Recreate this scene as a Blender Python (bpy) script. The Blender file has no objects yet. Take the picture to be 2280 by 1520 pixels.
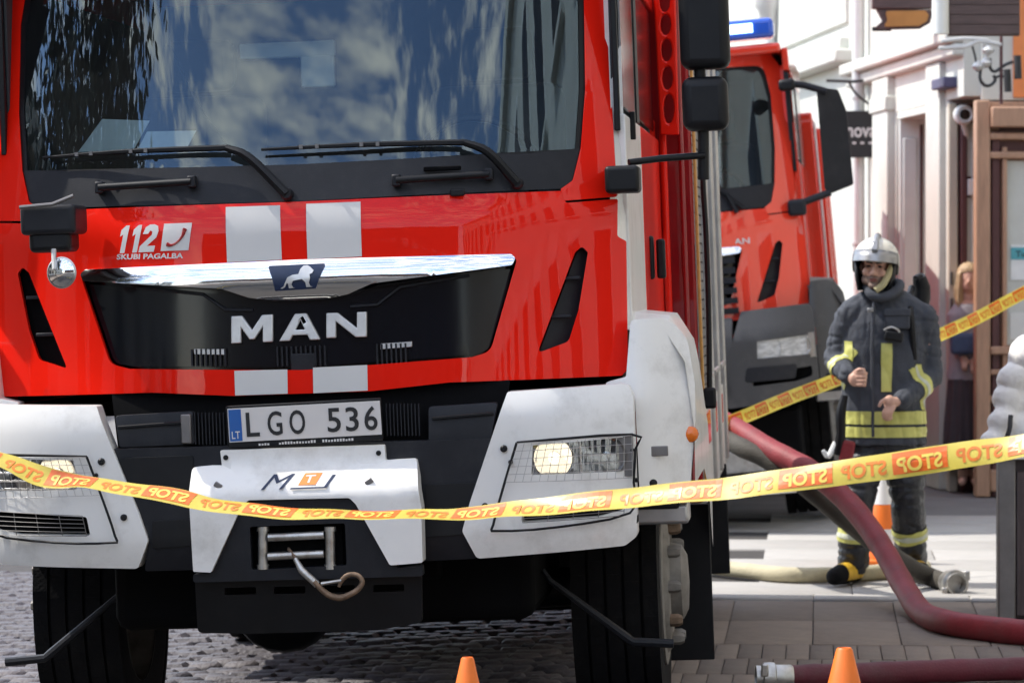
import bpy, bmesh, math, random
from mathutils import Vector, Matrix, noise
from mathutils.geometry import delaunay_2d_cdt
R = math.radians
random.seed(7)
SC = bpy.context.scene
COL = SC.collection

# ---------------------------------------------------------------- camera
CH, FPX, CX, HY = 1.7, 8000.0, 1140.0, 593.0      # eye height, focal length and principal point of the 2280 px picture
cam_d = bpy.data.cameras.new('camera')
cam_d.sensor_width = 36.0
cam_d.lens = 36.0 * FPX / 2280.0
cam_d.shift_y = -(760.0 - HY) / 2280.0
cam_d.clip_start, cam_d.clip_end = 0.5, 600.0
cam_d.dof.use_dof = True
cam_d.dof.focus_distance = 12.4
cam_d.dof.aperture_fstop = 6.8
cam = bpy.data.objects.new('camera', cam_d)
COL.objects.link(cam)
cam.location = (0, 0, CH)
cam.rotation_euler = (R(90), 0, 0)
SC.camera = cam

# ---------------------------------------------------------------- sky, sun, exposure
SUN_AZ = Vector((-0.98, 0.20)).normalized()      # towards the sun, on the ground
SUN_EL = R(52)
world = bpy.data.worlds.new('World')
SC.world = world
world.use_nodes = True
wn = world.node_tree
wn.nodes.clear()
w_out = wn.nodes.new('ShaderNodeOutputWorld')
w_bg = wn.nodes.new('ShaderNodeBackground')
w_bg.inputs['Strength'].default_value = 0.15
w_sky = wn.nodes.new('ShaderNodeTexSky')
w_sky.sky_type = 'NISHITA'
w_sky.sun_disc = False
w_sky.sun_elevation = SUN_EL
w_sky.sun_rotation = math.atan2(SUN_AZ.x, SUN_AZ.y)
w_sky.air_density, w_sky.dust_density, w_sky.ozone_density = 1.0, 0.6, 2.0
w_tc = wn.nodes.new('ShaderNodeTexCoord')
w_map = wn.nodes.new('ShaderNodeMapping')
w_map.inputs['Scale'].default_value = (0.75, 0.75, 4.2)
w_ns = wn.nodes.new('ShaderNodeTexNoise')
w_ns.inputs['Scale'].default_value = 12.5
w_ns.inputs['Detail'].default_value = 9.0
w_ns.inputs['Roughness'].default_value = 0.66
w_rmp = wn.nodes.new('ShaderNodeValToRGB')
w_rmp.color_ramp.elements[0].position = 0.48
w_rmp.color_ramp.elements[1].position = 0.66
w_mix = wn.nodes.new('ShaderNodeMixRGB')
w_mix.inputs[2].default_value = (9.4, 8.35, 7.0, 1)
wn.links.new(w_tc.outputs['Generated'], w_map.inputs['Vector'])
wn.links.new(w_map.outputs['Vector'], w_ns.inputs['Vector'])
wn.links.new(w_ns.outputs['Fac'], w_rmp.inputs['Fac'])
wn.links.new(w_rmp.outputs['Color'], w_mix.inputs[0])
wn.links.new(w_sky.outputs['Color'], w_mix.inputs[1])
wn.links.new(w_mix.outputs['Color'], w_bg.inputs['Color'])
wn.links.new(w_bg.outputs['Background'], w_out.inputs['Surface'])

sun_d = bpy.data.lights.new('sun', 'SUN')
sun_d.energy = 2.0
sun_d.angle = R(0.5)
sun_d.color = (1.0, 0.95, 0.87)
sun = bpy.data.objects.new('sun', sun_d)
COL.objects.link(sun)
sv = Vector((SUN_AZ.x * math.cos(SUN_EL), SUN_AZ.y * math.cos(SUN_EL), math.sin(SUN_EL)))
sun.rotation_euler = sv.to_track_quat('Z', 'Y').to_euler()
sun.location = (-20, 5, 30)
vs = SC.view_settings
SC.display_settings.display_device = 'sRGB'
vs.view_transform, vs.look, vs.exposure, vs.gamma = 'Standard', 'None', 1.42, 1.0
vs.use_curve_mapping = False
SC.cycles.max_bounces = 10
SC.cycles.transparent_max_bounces = 12

# ---------------------------------------------------------------- materials
MATS = {}
def mat(name, col, rough=0.5, metal=0.0, coat=0.0, var=0.12, scale=6.0, bump=0.0, bscale=60.0, spec=0.5, rvar=0.0, emis=None, stretch=None, dirt=None, civ=1.5, thin=0.0):
    m = bpy.data.materials.new(name)
    m.use_nodes = True
    nt = m.node_tree
    b = nt.nodes['Principled BSDF']
    b.inputs['Roughness'].default_value = rough
    b.inputs['Metallic'].default_value = metal
    b.inputs['Specular IOR Level'].default_value = spec
    if coat:
        b.inputs['Coat Weight'].default_value = coat
        b.inputs['Coat Roughness'].default_value = 0.02
        b.inputs['Coat IOR'].default_value = civ
    tc = nt.nodes.new('ShaderNodeTexCoord')
    mp = nt.nodes.new('ShaderNodeMapping')
    if stretch: mp.inputs['Scale'].default_value = stretch
    nt.links.new(tc.outputs['Object'], mp.inputs['Vector'])
    n = nt.nodes.new('ShaderNodeTexNoise')
    n.inputs['Scale'].default_value = scale
    n.inputs['Detail'].default_value = 6
    n.inputs['Roughness'].default_value = 0.6
    nt.links.new(mp.outputs['Vector'], n.inputs['Vector'])
    rp = nt.nodes.new('ShaderNodeValToRGB')
    rp.color_ramp.elements[0].position, rp.color_ramp.elements[1].position = 0.3, 0.72
    lo = tuple(max(0, c * (1 - var)) for c in col) + (1,)
    hi = tuple(min(1, c * (1 + var)) for c in col) + (1,)
    rp.color_ramp.elements[0].color, rp.color_ramp.elements[1].color = lo, hi
    nt.links.new(n.outputs['Fac'], rp.inputs['Fac'])
    csock = rp.outputs['Color']
    if dirt:                                  # (colour, amount, scale): grime patches with a shape of their own
        dn = nt.nodes.new('ShaderNodeTexNoise')
        dn.inputs['Scale'].default_value = dirt[2]
        dn.inputs['Detail'].default_value = 9
        dn.inputs['Roughness'].default_value = 0.7
        nt.links.new(mp.outputs['Vector'], dn.inputs['Vector'])
        dr = nt.nodes.new('ShaderNodeValToRGB')
        dr.color_ramp.elements[0].position, dr.color_ramp.elements[1].position = 0.5, 0.75
        dr.color_ramp.elements[1].color = (dirt[1],) * 3 + (1,)
        nt.links.new(dn.outputs['Fac'], dr.inputs['Fac'])
        mx = nt.nodes.new('ShaderNodeMixRGB')
        mx.inputs[2].default_value = tuple(dirt[0]) + (1,)
        nt.links.new(dr.outputs['Color'], mx.inputs[0])
        nt.links.new(csock, mx.inputs[1])
        csock = mx.outputs['Color']
    nt.links.new(csock, b.inputs['Base Color'])
    if rvar:
        mr = nt.nodes.new('ShaderNodeMapRange')
        mr.inputs['To Min'].default_value = max(0.0, rough - rvar)
        mr.inputs['To Max'].default_value = min(1.0, rough + rvar)
        nt.links.new(n.outputs['Fac'], mr.inputs['Value'])
        nt.links.new(mr.outputs['Result'], b.inputs['Roughness'])
    if bump:
        bn = nt.nodes.new('ShaderNodeTexNoise')
        bn.inputs['Scale'].default_value = bscale
        bn.inputs['Detail'].default_value = 5
        nt.links.new(mp.outputs['Vector'], bn.inputs['Vector'])
        bp = nt.nodes.new('ShaderNodeBump')
        bp.inputs['Strength'].default_value = bump
        bp.inputs['Distance'].default_value = 0.02
        nt.links.new(bn.outputs['Fac'], bp.inputs['Height'])
        nt.links.new(bp.outputs['Normal'], b.inputs['Normal'])
    if emis:
        b.inputs['Emission Color'].default_value = tuple(emis[:3]) + (1,)
        b.inputs['Emission Strength'].default_value = emis[3]
    if thin:                                  # thin plastic film that lets some light through
        out = nt.nodes['Material Output']
        tl = nt.nodes.new('ShaderNodeBsdfTranslucent')
        ms = nt.nodes.new('ShaderNodeMixShader'); ms.inputs[0].default_value = thin
        nt.links.new(csock, tl.inputs['Color'])
        nt.links.new(b.outputs[0], ms.inputs[1]); nt.links.new(tl.outputs[0], ms.inputs[2])
        nt.links.new(ms.outputs[0], out.inputs['Surface'])
    MATS[name] = m
    return m

def glass_mat(name, tint, refl, gtint=(1, 1, 1), haze=0.0):
    m = bpy.data.materials.new(name)
    m.use_nodes = True
    nt = m.node_tree
    nt.nodes.clear()
    o = nt.nodes.new('ShaderNodeOutputMaterial')
    tr = nt.nodes.new('ShaderNodeBsdfTransparent'); tr.inputs[0].default_value = tint + (1,)
    gl = nt.nodes.new('ShaderNodeBsdfGlossy'); gl.inputs[0].default_value = gtint + (1,); gl.inputs['Roughness'].default_value = 0.012
    lw = nt.nodes.new('ShaderNodeLayerWeight'); lw.inputs['Blend'].default_value = 0.35
    mr = nt.nodes.new('ShaderNodeMapRange')
    mr.inputs['To Min'].default_value, mr.inputs['To Max'].default_value = refl, 1.0
    mx = nt.nodes.new('ShaderNodeMixShader')
    nt.links.new(lw.outputs['Fresnel'], mr.inputs['Value'])
    nt.links.new(mr.outputs['Result'], mx.inputs[0])
    nt.links.new(tr.outputs[0], mx.inputs[1])
    nt.links.new(gl.outputs[0], mx.inputs[2])
    if haze:                                  # pale haze over the reflections, put in as an uneven diffuse film
        df = nt.nodes.new('ShaderNodeBsdfDiffuse'); df.inputs[0].default_value = (0.50, 0.52, 0.52, 1)
        tcd = nt.nodes.new('ShaderNodeTexCoord')
        dn = nt.nodes.new('ShaderNodeTexNoise'); dn.inputs['Scale'].default_value = 5; dn.inputs['Detail'].default_value = 8; dn.inputs['Roughness'].default_value = .7
        dm = nt.nodes.new('ShaderNodeMapRange'); dm.inputs['To Min'].default_value = haze * .3; dm.inputs['To Max'].default_value = haze * 1.9
        md = nt.nodes.new('ShaderNodeMixShader')
        nt.links.new(tcd.outputs['Object'], dn.inputs['Vector']); nt.links.new(dn.outputs['Fac'], dm.inputs['Value'])
        nt.links.new(dm.outputs['Result'], md.inputs[0]); nt.links.new(mx.outputs[0], md.inputs[1]); nt.links.new(df.outputs[0], md.inputs[2])
        mx = md
    nt.links.new(mx.outputs[0], o.inputs['Surface'])
    MATS[name] = m
    return m

RED = mat('red_paint', (0.80, 0.012, 0.003), 0.5, coat=0.55, var=0.05, scale=2, spec=.05, civ=1.5)
RED2 = mat('orange_red_paint', (0.80, 0.045, 0.018), 0.5, coat=1.0, var=0.06, scale=2, spec=.1, civ=1.7)
DKRED = mat('dark_and_shaded_red', (0.30, 0.005, 0.008), 0.5, coat=0.8, var=0.08, scale=3, spec=.1)  # holds the painted-in shade of the bulkhead; small red marks share it
WHITE = mat('white_paint', (0.80, 0.785, 0.75), 0.4, coat=0.25, var=0.04, scale=3, dirt=((0.36, 0.33, 0.28), 0.5, 4.5))
WDECAL = mat('white_film', (0.64, 0.625, 0.60), 0.45, var=0.03, scale=5)
BLACK = mat('black_plastic', (0.005, 0.0055, 0.007), 0.5, var=0.2, scale=9, rvar=0.1, spec=.3, dirt=((0.02, 0.019, 0.018), 0.3, 11))
BLACK2 = mat('dark_grey_plastic', (0.011, 0.012, 0.016), 0.5, var=0.2, scale=9, bump=0.08, bscale=300, spec=.3, dirt=((0.035, 0.034, 0.032), 0.3, 9))
GLOSSBLK = mat('gloss_black', (0.004, 0.005, 0.008), 0.12, spec=.35, var=0.1)
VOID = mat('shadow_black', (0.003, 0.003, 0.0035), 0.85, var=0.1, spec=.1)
CHROME = mat('chrome', (0.82, 0.84, 0.86), 0.07, metal=1.0, var=0.02, rvar=0.03)
WHEELM = mat('dusty_wheel_steel', (0.22, 0.205, 0.185), 0.6, metal=0.35, var=0.25, scale=14, dirt=((0.10, 0.075, 0.055), 0.7, 9))
SATIN = mat('satin_silver', (0.66, 0.66, 0.65), 0.3, metal=0.35, var=0.1, scale=20)
STEEL = mat('worn_steel', (0.50, 0.49, 0.46), 0.38, metal=0.85, var=0.2, scale=20, rvar=0.12, dirt=((0.20, 0.13, 0.08), 0.7, 14))
ALU = mat('brushed_aluminium', (0.50, 0.49, 0.48), 0.36, metal=0.75, var=0.12, scale=12, rvar=0.1)
DKALU = mat('dark_aluminium', (0.20, 0.19, 0.185), 0.42, metal=0.6, var=0.15, scale=12)
RUST = mat('rusty_steel', (0.22, 0.15, 0.10), 0.6, metal=0.5, var=0.4, scale=30)
RUBBER = mat('tyre_rubber', (0.0065, 0.0065, 0.0075), 0.8, var=0.25, scale=10, bump=0.15, bscale=90, spec=.15, dirt=((0.022, 0.02, 0.018), 0.5, 6))
GREYPL = mat('grey_bumper', (0.046, 0.045, 0.046), 0.5, var=0.1, dirt=((0.10, 0.095, 0.09), 0.5, 7))
WINDS = glass_mat('windscreen_glass', (0.60, 0.70, 0.72), 0.055, (0.62, 0.80, 0.95), .012)
SIDEG = glass_mat('side_glass', (0.2, 0.23, 0.25), 0.10)
LENS2 = mat('frosted_lens', (0.50, 0.50, 0.49), 0.2, coat=0.6, var=0.45, scale=22, stretch=(1, 1, 3))
LENS = glass_mat('lamp_glass', (0.82, 0.84, 0.86), 0.08)
REFLECTOR = mat('lamp_reflector', (0.70, 0.69, 0.67), 0.25, metal=1.0, var=0.05)
WARMBULB = mat('lit_bulb', (0.9, 0.8, 0.6), 0.3, emis=(1.0, 0.84, 0.60, 1.2))
AMBER = mat('amber_lens', (0.75, 0.16, 0.01), 0.2, coat=0.5, var=0.1)
BLUEL = mat('blue_lens', (0.02, 0.10, 0.55), 0.15, coat=0.6, var=0.1)
BLUELIT = mat('blue_led', (0.4, 0.7, 1.0), 0.3, emis=(0.45, 0.72, 1.0, 1.6))
INTER = mat('cab_interior', (0.035, 0.038, 0.042), 0.8, var=0.2)
PAPER = mat('paper', (0.80, 0.82, 0.80), 0.8, var=0.06, scale=12)
PLATEW = mat('plate_white', (0.66, 0.63, 0.60), 0.45, var=0.03)
PLATEB = mat('plate_blue', (0.012, 0.10, 0.36), 0.4, var=0.05)
INK = mat('black_ink', (0.012, 0.012, 0.013), 0.5, var=0.05)
NAVY = mat('navy_print', (0.009, 0.022, 0.065), 0.4, var=0.05)
ORANGEP = mat('orange_print', (0.8, 0.24, 0.05), 0.4, var=0.05)
GOLD = mat('amber_reflective_strip', (0.62, 0.33, 0.08), 0.4, var=0.2, scale=25)
TAPEY = mat('tape_yellow', (0.70, 0.56, 0.09), 0.3, var=0.12, scale=9, thin=.3)
TAPEO = mat('tape_orange', (0.72, 0.13, 0.007), 0.35, var=0.15, scale=14)
TAPEL = mat('tape_letter_yellow', (0.74, 0.55, 0.09), 0.35, var=0.12, scale=14)
TAPER = mat('tape_letter_orange', (0.66, 0.17, 0.010), 0.35, var=0.2, scale=14)

# ---------------------------------------------------------------- object helpers
def link(o, parent=None):
    COL.objects.link(o)
    if parent is not None: o.parent = parent
    return o
def empty(name, M=None):
    o = bpy.data.objects.new(name, None)
    o.empty_display_size = 0.2
    COL.objects.link(o)
    if M is not None: o.matrix_world = M
    return o
def tag(o, label=None, cat=None, group=None, kind=None):
    if label: o['label'] = label
    if cat: o['category'] = cat
    if group: o['group'] = group
    if kind: o['kind'] = kind
    return o
def bevel(o, w, seg=2, ang=35):
    md = o.modifiers.new('bevel', 'BEVEL')
    md.width, md.segments, md.limit_method, md.angle_limit = w, seg, 'ANGLE', R(ang)
    md.use_clamp_overlap = True
    return o
def fin(me, m, name, parent=None, smooth=True, bv=0, seg=2, ang=38):
    me.materials.append(m) if m is not None and len(me.materials) == 0 else None
    if smooth:
        me.shade_smooth()
        me.set_sharp_from_angle(angle=R(ang))
    o = bpy.data.objects.new(name, me)
    link(o, parent)
    if bv: bevel(o, bv, seg)
    return o
def from_bm(bm, m, name, parent=None, smooth=True, bv=0, seg=2, ang=38, recalc=True):
    if recalc: bmesh.ops.recalc_face_normals(bm, faces=bm.faces[:])
    me = bpy.data.meshes.new(name)
    bm.to_mesh(me); bm.free()
    return fin(me, m, name, parent, smooth, bv, seg, ang)
def bm_box(bm, c, s, rot=None):
    r = bmesh.ops.create_cube(bm, size=1.0)
    M = Matrix.Translation(c) @ (rot.to_4x4() if rot is not None else Matrix.Identity(4)) @ Matrix.Diagonal((s[0], s[1], s[2], 1))
    bmesh.ops.transform(bm, matrix=M, verts=r['verts'])
    return r['verts']
def box(name, c, s, m, parent=None, bv=0.0, rot=None, seg=2):
    bm = bmesh.new()
    bm_box(bm, Vector(c), s, rot)
    return from_bm(bm, m, name, parent, True, bv, seg)
def catmull(pts, n=8):
    P = [Vector(p) for p in pts]
    if len(P) < 3: return P
    out = []
    Q = [2 * P[0] - P[1]] + P + [2 * P[-1] - P[-2]]
    for i in range(1, len(Q) - 2):
        a, b, c, d = Q[i - 1], Q[i], Q[i + 1], Q[i + 2]
        for k in range(n):
            t = k / n
            out.append(0.5 * ((2 * b) + (c - a) * t + (2 * a - 5 * b + 4 * c - d) * t * t + (-a + 3 * b - 3 * c + d) * t ** 3))
    out.append(P[-1])
    return out
def bm_tube(bm, pts, rad, seg=10, cap=True):
    P = [Vector(p) for p in pts]
    rr = rad if isinstance(rad, (list, tuple)) else [rad] * len(P)
    if len(rr) != len(P):
        k0, q = rr, []
        for i in range(len(P)):
            f = i / (len(P) - 1) * (len(k0) - 1); j = min(int(f), len(k0) - 2)
            q.append(k0[j] + (k0[j + 1] - k0[j]) * (f - j))
        rr = q
    rings, up = [], None
    for i, p in enumerate(P):
        t = (P[min(i + 1, len(P) - 1)] - P[max(i - 1, 0)]).normalized()
        if up is None:
            up = Vector((0, 0, 1)) if abs(t.z) < 0.9 else Vector((1, 0, 0))
        u = (up - t * up.dot(t)).normalized()
        up = u
        v = t.cross(u)
        rings.append([bm.verts.new(p + (u * math.cos(2 * math.pi * k / seg) + v * math.sin(2 * math.pi * k / seg)) * rr[i]) for k in range(seg)])
    for a, b in zip(rings, rings[1:]):
        for k in range(seg):
            bm.faces.new((a[k], a[(k + 1) % seg], b[(k + 1) % seg], b[k]))
    if cap:
        bm.faces.new(rings[0][::-1]); bm.faces.new(rings[-1])
def tube(name, pts, rad, m, parent=None, seg=10, n=0):
    bm = bmesh.new()
    bm_tube(bm, catmull(pts, n) if n else pts, rad, seg)
    return from_bm(bm, m, name, parent)
def bm_lathe(bm, prof, seg=24, M=None, cap=True):
    M = M or Matrix.Identity(4)
    rings = []
    for r, z in prof:
        if r < 1e-6: rings.append([bm.verts.new(M @ Vector((0, 0, z)))])
        else: rings.append([bm.verts.new(M @ Vector((r * math.cos(2 * math.pi * k / seg), r * math.sin(2 * math.pi * k / seg), z))) for k in range(seg)])
    for a, b in zip(rings, rings[1:]):
        for k in range(seg):
            k2 = (k + 1) % seg
            if len(a) == 1 and len(b) == 1: continue
            if len(a) == 1: bm.faces.new((a[0], b[k2], b[k]))
            elif len(b) == 1: bm.faces.new((a[k], a[k2], b[0]))
            else: bm.faces.new((a[k], a[k2], b[k2], b[k]))
    if cap:
        if len(rings[0]) > 1: bm.faces.new(rings[0][::-1])
        if len(rings[-1]) > 1: bm.faces.new(rings[-1])
def lathe(name, prof, m, parent=None, seg=24, M=None, cap=True):
    bm = bmesh.new()
    bm_lathe(bm, prof, seg, M, cap)
    return from_bm(bm, m, name, parent)
AX_Y = Matrix.Rotation(R(90), 4, 'X')            # lathe axis z -> -y (towards the viewer of a front face)
AX_X = Matrix.Rotation(R(90), 4, 'Y')            # lathe axis z -> x

def in_poly(x, y, poly):
    c = False
    n = len(poly)
    j = n - 1
    for i in range(n):
        xi, yi = poly[i]; xj, yj = poly[j]
        if (yi > y) != (yj > y) and x < (xj - xi) * (y - yi) / (yj - yi) + xi: c = not c
        j = i
    return c
def fillet(pts, r, n=4):
    out = []
    N = len(pts)
    for i in range(N):
        p = Vector(pts[i][:2]); a = Vector(pts[i - 1][:2]); b = Vector(pts[(i + 1) % N][:2])
        rr = pts[i][2] if len(pts[i]) > 2 else r
        da, db = (a - p), (b - p)
        la, lb = da.length, db.length
        if rr <= 0 or la < 1e-6 or lb < 1e-6: out.append((p.x, p.y)); continue
        da /= la; db /= lb
        ang = da.angle(db, 0)
        if ang > 3.05: out.append((p.x, p.y)); continue
        d = min(rr / math.tan(ang / 2), la * 0.48, lb * 0.48)
        s, e = p + da * d, p + db * d
        for k in range(n + 1):
            t = k / n
            q = s * (1 - t) ** 2 + p * 2 * t * (1 - t) + e * t * t
            out.append((q.x, q.y))
    return out
def densify(poly, step):
    out = []
    for i in range(len(poly)):
        a = Vector(poly[i]); b = Vector(poly[(i + 1) % len(poly)])
        k = max(1, int((b - a).length / step))
        for j in range(k):
            q = a.lerp(b, j / k)
            out.append((q.x, q.y))
    return out
def bm_panel(bm, outline, holes, fn, off, thick, step=0.06):
    """Sheet of a given thickness on the surface y = fn(x, z); off > 0 lifts it towards -y."""
    loops = [densify(outline, step)] + [densify(h, step) for h in holes]
    V, E = [], []
    for L in loops:
        s = len(V)
        V += [Vector(p) for p in L]
        E += [(s + i, s + (i + 1) % len(L)) for i in range(len(L))]
    xs = [p[0] for p in loops[0]]; ys = [p[1] for p in loops[0]]
    x = min(xs) + step / 2
    while x < max(xs):
        y = min(ys) + step / 2
        while y < max(ys):
            jx, jy = x + random.uniform(-.1, .1) * step, y + random.uniform(-.1, .1) * step
            if in_poly(jx, jy, loops[0]) and not any(in_poly(jx, jy, h) for h in loops[1:]): V.append(Vector((jx, jy)))
            y += step
        x += step
    v2, e2, f2, *_ = delaunay_2d_cdt(V, E, [], 0, 1e-6)
    fr = [bm.verts.new((p.x, fn(p.x, p.y) - off, p.y)) for p in v2]
    bk = [bm.verts.new((p.x, fn(p.x, p.y) - off + thick, p.y)) for p in v2] if thick else None
    edges = {}
    for f in f2:
        cx = sum(v2[i].x for i in f) / len(f); cy = sum(v2[i].y for i in f) / len(f)
        if not in_poly(cx, cy, loops[0]) or any(in_poly(cx, cy, h) for h in loops[1:]): continue
        a2 = sum(v2[f[i]].x * v2[f[(i + 1) % len(f)]].y - v2[f[(i + 1) % len(f)]].x * v2[f[i]].y for i in range(len(f)))
        if abs(a2) < 1e-9: continue
        if a2 < 0: f = f[::-1]
        bm.faces.new([fr[i] for i in f])
        if thick: bm.faces.new([bk[i] for i in f[::-1]])
        for i in range(len(f)):
            k = (f[i], f[(i + 1) % len(f)])
            edges[k] = True
    if thick:
        for (a, b) in edges:
            if (b, a) not in edges: bm.faces.new((fr[b], fr[a], bk[a], bk[b]))
    loose = [v for v in bm.verts if not v.link_faces]
    bmesh.ops.delete(bm, geom=loose, context='VERTS')
def panel(name, outline, fn, m, parent, holes=(), off=0.0, thick=0.02, step=0.06, bv=0.0, seg=2, ang=38):
    bm = bmesh.new()
    bm_panel(bm, outline, holes, fn, off, thick, step)
    return from_bm(bm, m, name, parent, True, bv, seg, ang, recalc=False)
def flat(y0): return lambda x, z: y0
def text_verts(body, size=1.0, bold=0.0, shear=0.0, space=1.0):
    cu = bpy.data.curves.new('lettering', 'FONT')
    cu.body = body; cu.size = size; cu.offset = bold; cu.shear = shear; cu.space_character = space
    cu.resolution_u = 4
    o = bpy.data.objects.new('lettering', cu)
    COL.objects.link(o)
    dg = bpy.context.evaluated_depsgraph_get()
    me = bpy.data.meshes.new_from_object(o.evaluated_get(dg))
    V = [v.co.to_2d() for v in me.vertices]
    F = [tuple(p.vertices) for p in me.polygons]
    bpy.data.objects.remove(o); bpy.data.curves.remove(cu); bpy.data.meshes.remove(me)
    x0, x1 = min(v.x for v in V), max(v.x for v in V)
    y0, y1 = min(v.y for v in V), max(v.y for v in V)
    return [((v.x - x0) / (x1 - x0), (v.y - y0) / (y1 - y0)) for v in V], F, (x1 - x0) / (y1 - y0)
def text_on(name, body, mp, m, parent, **kw):
    """Lettering whose unit square (u, v) is mapped by mp(u, v) into space."""
    V, F, asp = text_verts(body, **kw)
    me = bpy.data.meshes.new(name)
    me.from_pydata([mp(u, v) for u, v in V], [], F)
    me.materials.append(m)
    return link(bpy.data.objects.new(name, me), parent)
def quad_map(p00, p10, p01, fn=None, off=0.0):
    def f(u, v):
        x = p00[0] + (p10[0] - p00[0]) * u + (p01[0] - p00[0]) * v
        z = p00[1] + (p10[1] - p00[1]) * u + (p01[1] - p00[1]) * v
        return Vector((x, (fn(x, z) if fn else 0.0) - off, z))
    return f

# a frame is a placed thing; at() reads where a line of sight of the survey photo meets one of its own depth planes
class Frame:
    def __init__(s, M): s.M = M; s.I = M.inverted()
    def hit(s, px, py, y):
        o = s.I @ Vector((0, 0, CH)); d = s.I.to_3x3() @ Vector(((px - CX) / FPX, 1.0, -(py - HY) / FPX))
        t = (y - o.y) / d.y
        q = o + d * t
        return (q.x, q.z)
    def on(s, px, py, fn):
        y = 0.0
        for _ in range(6):
            x, z = s.hit(px, py, y)
            y = fn(x, z)
        return (x, z)
def W(px, py, Y):                                 # survey point at depth Y in the world
    return Vector(((px - CX) / FPX * Y, Y, CH - (py - HY) / FPX * Y))
def Gd(px, py, z=0.0):                            # survey point at height z
    Y = FPX * (CH - z) / (py - HY)
    return Vector(((px - CX) / FPX * Y, Y, z))
# ================================================================ fire engines
def engine_matrix(x, y, z, yaw, roll):
    return Matrix.Translation((x, y, z)) @ Matrix.Rotation(R(-yaw), 4, 'Z') @ Matrix.Rotation(R(-roll), 4, 'Y')
F1 = Frame(engine_matrix(-0.674, 12.4, -0.06, 4.9, 2.1))
F2 = Frame(engine_matrix(0.84, 23.1, -0.155, 6.0, 5.2) @ Matrix.Scale(1.08, 4))

def cabY(x, z):
    a = abs(x)
    y = 0.04 * a * a + 0.37 * max(0.0, a - 0.34) ** 2
    if z < 1.95: y += (z - 1.30) * 0.045 + 2.0 * max(0.0, z - 1.88) ** 2
    else: y += 0.65 * 0.045 + 0.0098 + (z - 1.95) * 0.27
    return y
def bumpY(x, z):
    a = abs(x)
    y = -0.09 + 0.03 * a * a + 0.75 * max(0.0, a - 0.80) ** 2
    if z < 0.82: y += (0.82 - z) * 0.35
    if z > 1.24: y += (z - 1.24) * 0.4
    return y
def P1(pts, fn):                                  # survey picture points -> engine coordinates on a surface
    out = []
    for p in pts:
        q = F1.on(p[0], p[1], fn)
        out.append(q + tuple(p[2:]))
    return out
def mir(pts): return [(-p[0],) + tuple(p[1:]) for p in pts][::-1]
CABW = 1.05                                        # the cab front is a touch wider on its kerb side
def full(half): 
    h = [((0.0,) + tuple(p[1:])) if i in (0, len(half) - 1) else p for i, p in enumerate(half)]
    m = [(p[0] * CABW,) + tuple(p[1:]) for p in mir(h)]
    return h + m[1:-1] if abs(h[0][0]) < 1e-9 else h + m

hole_b = P1([(1300, 0), (1303, 200), (1293, 330), (1275, 402, .02), (1248, 421)], cabY)
FRAME_O = full([(0, 2.97), (0.98, 2.97, .10), (1.055, 2.86, .05)] + P1([(1352, 0), (1366, 300), (1374, 438, .01), (1257, 447)], cabY) + hole_b[::-1] + [(0.965, 2.86, .07), (0, 2.87)])
GLASS_O = full([(0, 2.865), (0.96, 2.855, .07)] + P1([(1299, 0), (1302, 200), (1292, 334)], cabY) + [(0, P1([(665, 372)], cabY)[0][1])])
COWL_O = full([(0, P1([(665, 366)], cabY)[0][1])] + P1([(1180, 341), (1291, 330), (1274, 402, .02), (1247, 420)], cabY) + [(0, P1([(665, 448)], cabY)[0][1])])
HOOD_O = full(P1([(665, 449), (1254, 425), (1259, 452, .01), (1375, 443), (1374, 526, .015), (1394, 537, .01), (1398, 822, .02), (1384, 836), (1000, 851), (820, 871), (665, 876)], cabY))
GRILLE_H = full(P1([(665, 590), (1140, 568, .02), (1151, 578, .02), (1092, 782, .05), (1050, 795, .03), (665, 824)], cabY))
VENT_H = P1([(1296, 548, .012), (1309, 562, .01), (1288, 690), (1266, 760, .03), (1196, 786, .01), (1280, 562)], cabY)
CHROME_O = full(P1([(665, 578), (1138, 565, .012), (1149, 574, .01), (1142, 590, .01), (830, 631), (775, 655, .02), (722, 665, .03), (665, 668)], cabY))
LAMP_O1 = P1([(1130, 872, .01), (1398, 853, .03), (1410, 884), (1420, 1192, .03), (1392, 1214, .03), (1062, 1243, .02), (1029, 1182, .02), (1046, 1118)], bumpY)
LAMP_H1 = P1([(1186, 991, .006), (1396, 972, .006), (1393, 1048, .02), (1183, 1057, .006)], bumpY)
SLOT_H1 = P1([(1166, 1120, .01), (1392, 1093, .01), (1396, 1132, .03), (1330, 1150, .01), (1160, 1163, .01)], bumpY)
FENDER_F = lambda x, z: 0.16 + 0.9 * max(0.0, abs(x) - 1.16) + 0.25 * max(0.0, z - 1.25) 
FENDER_O = P1([(1404, 712, .02), (1488, 706, .10), (1530, 752, .12), (1547, 850), (1549, 930), (1536, 1092, .02), (1424, 1094, .01), (1414, 884), (1340, 853), (1394, 839)], FENDER_F)

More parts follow.
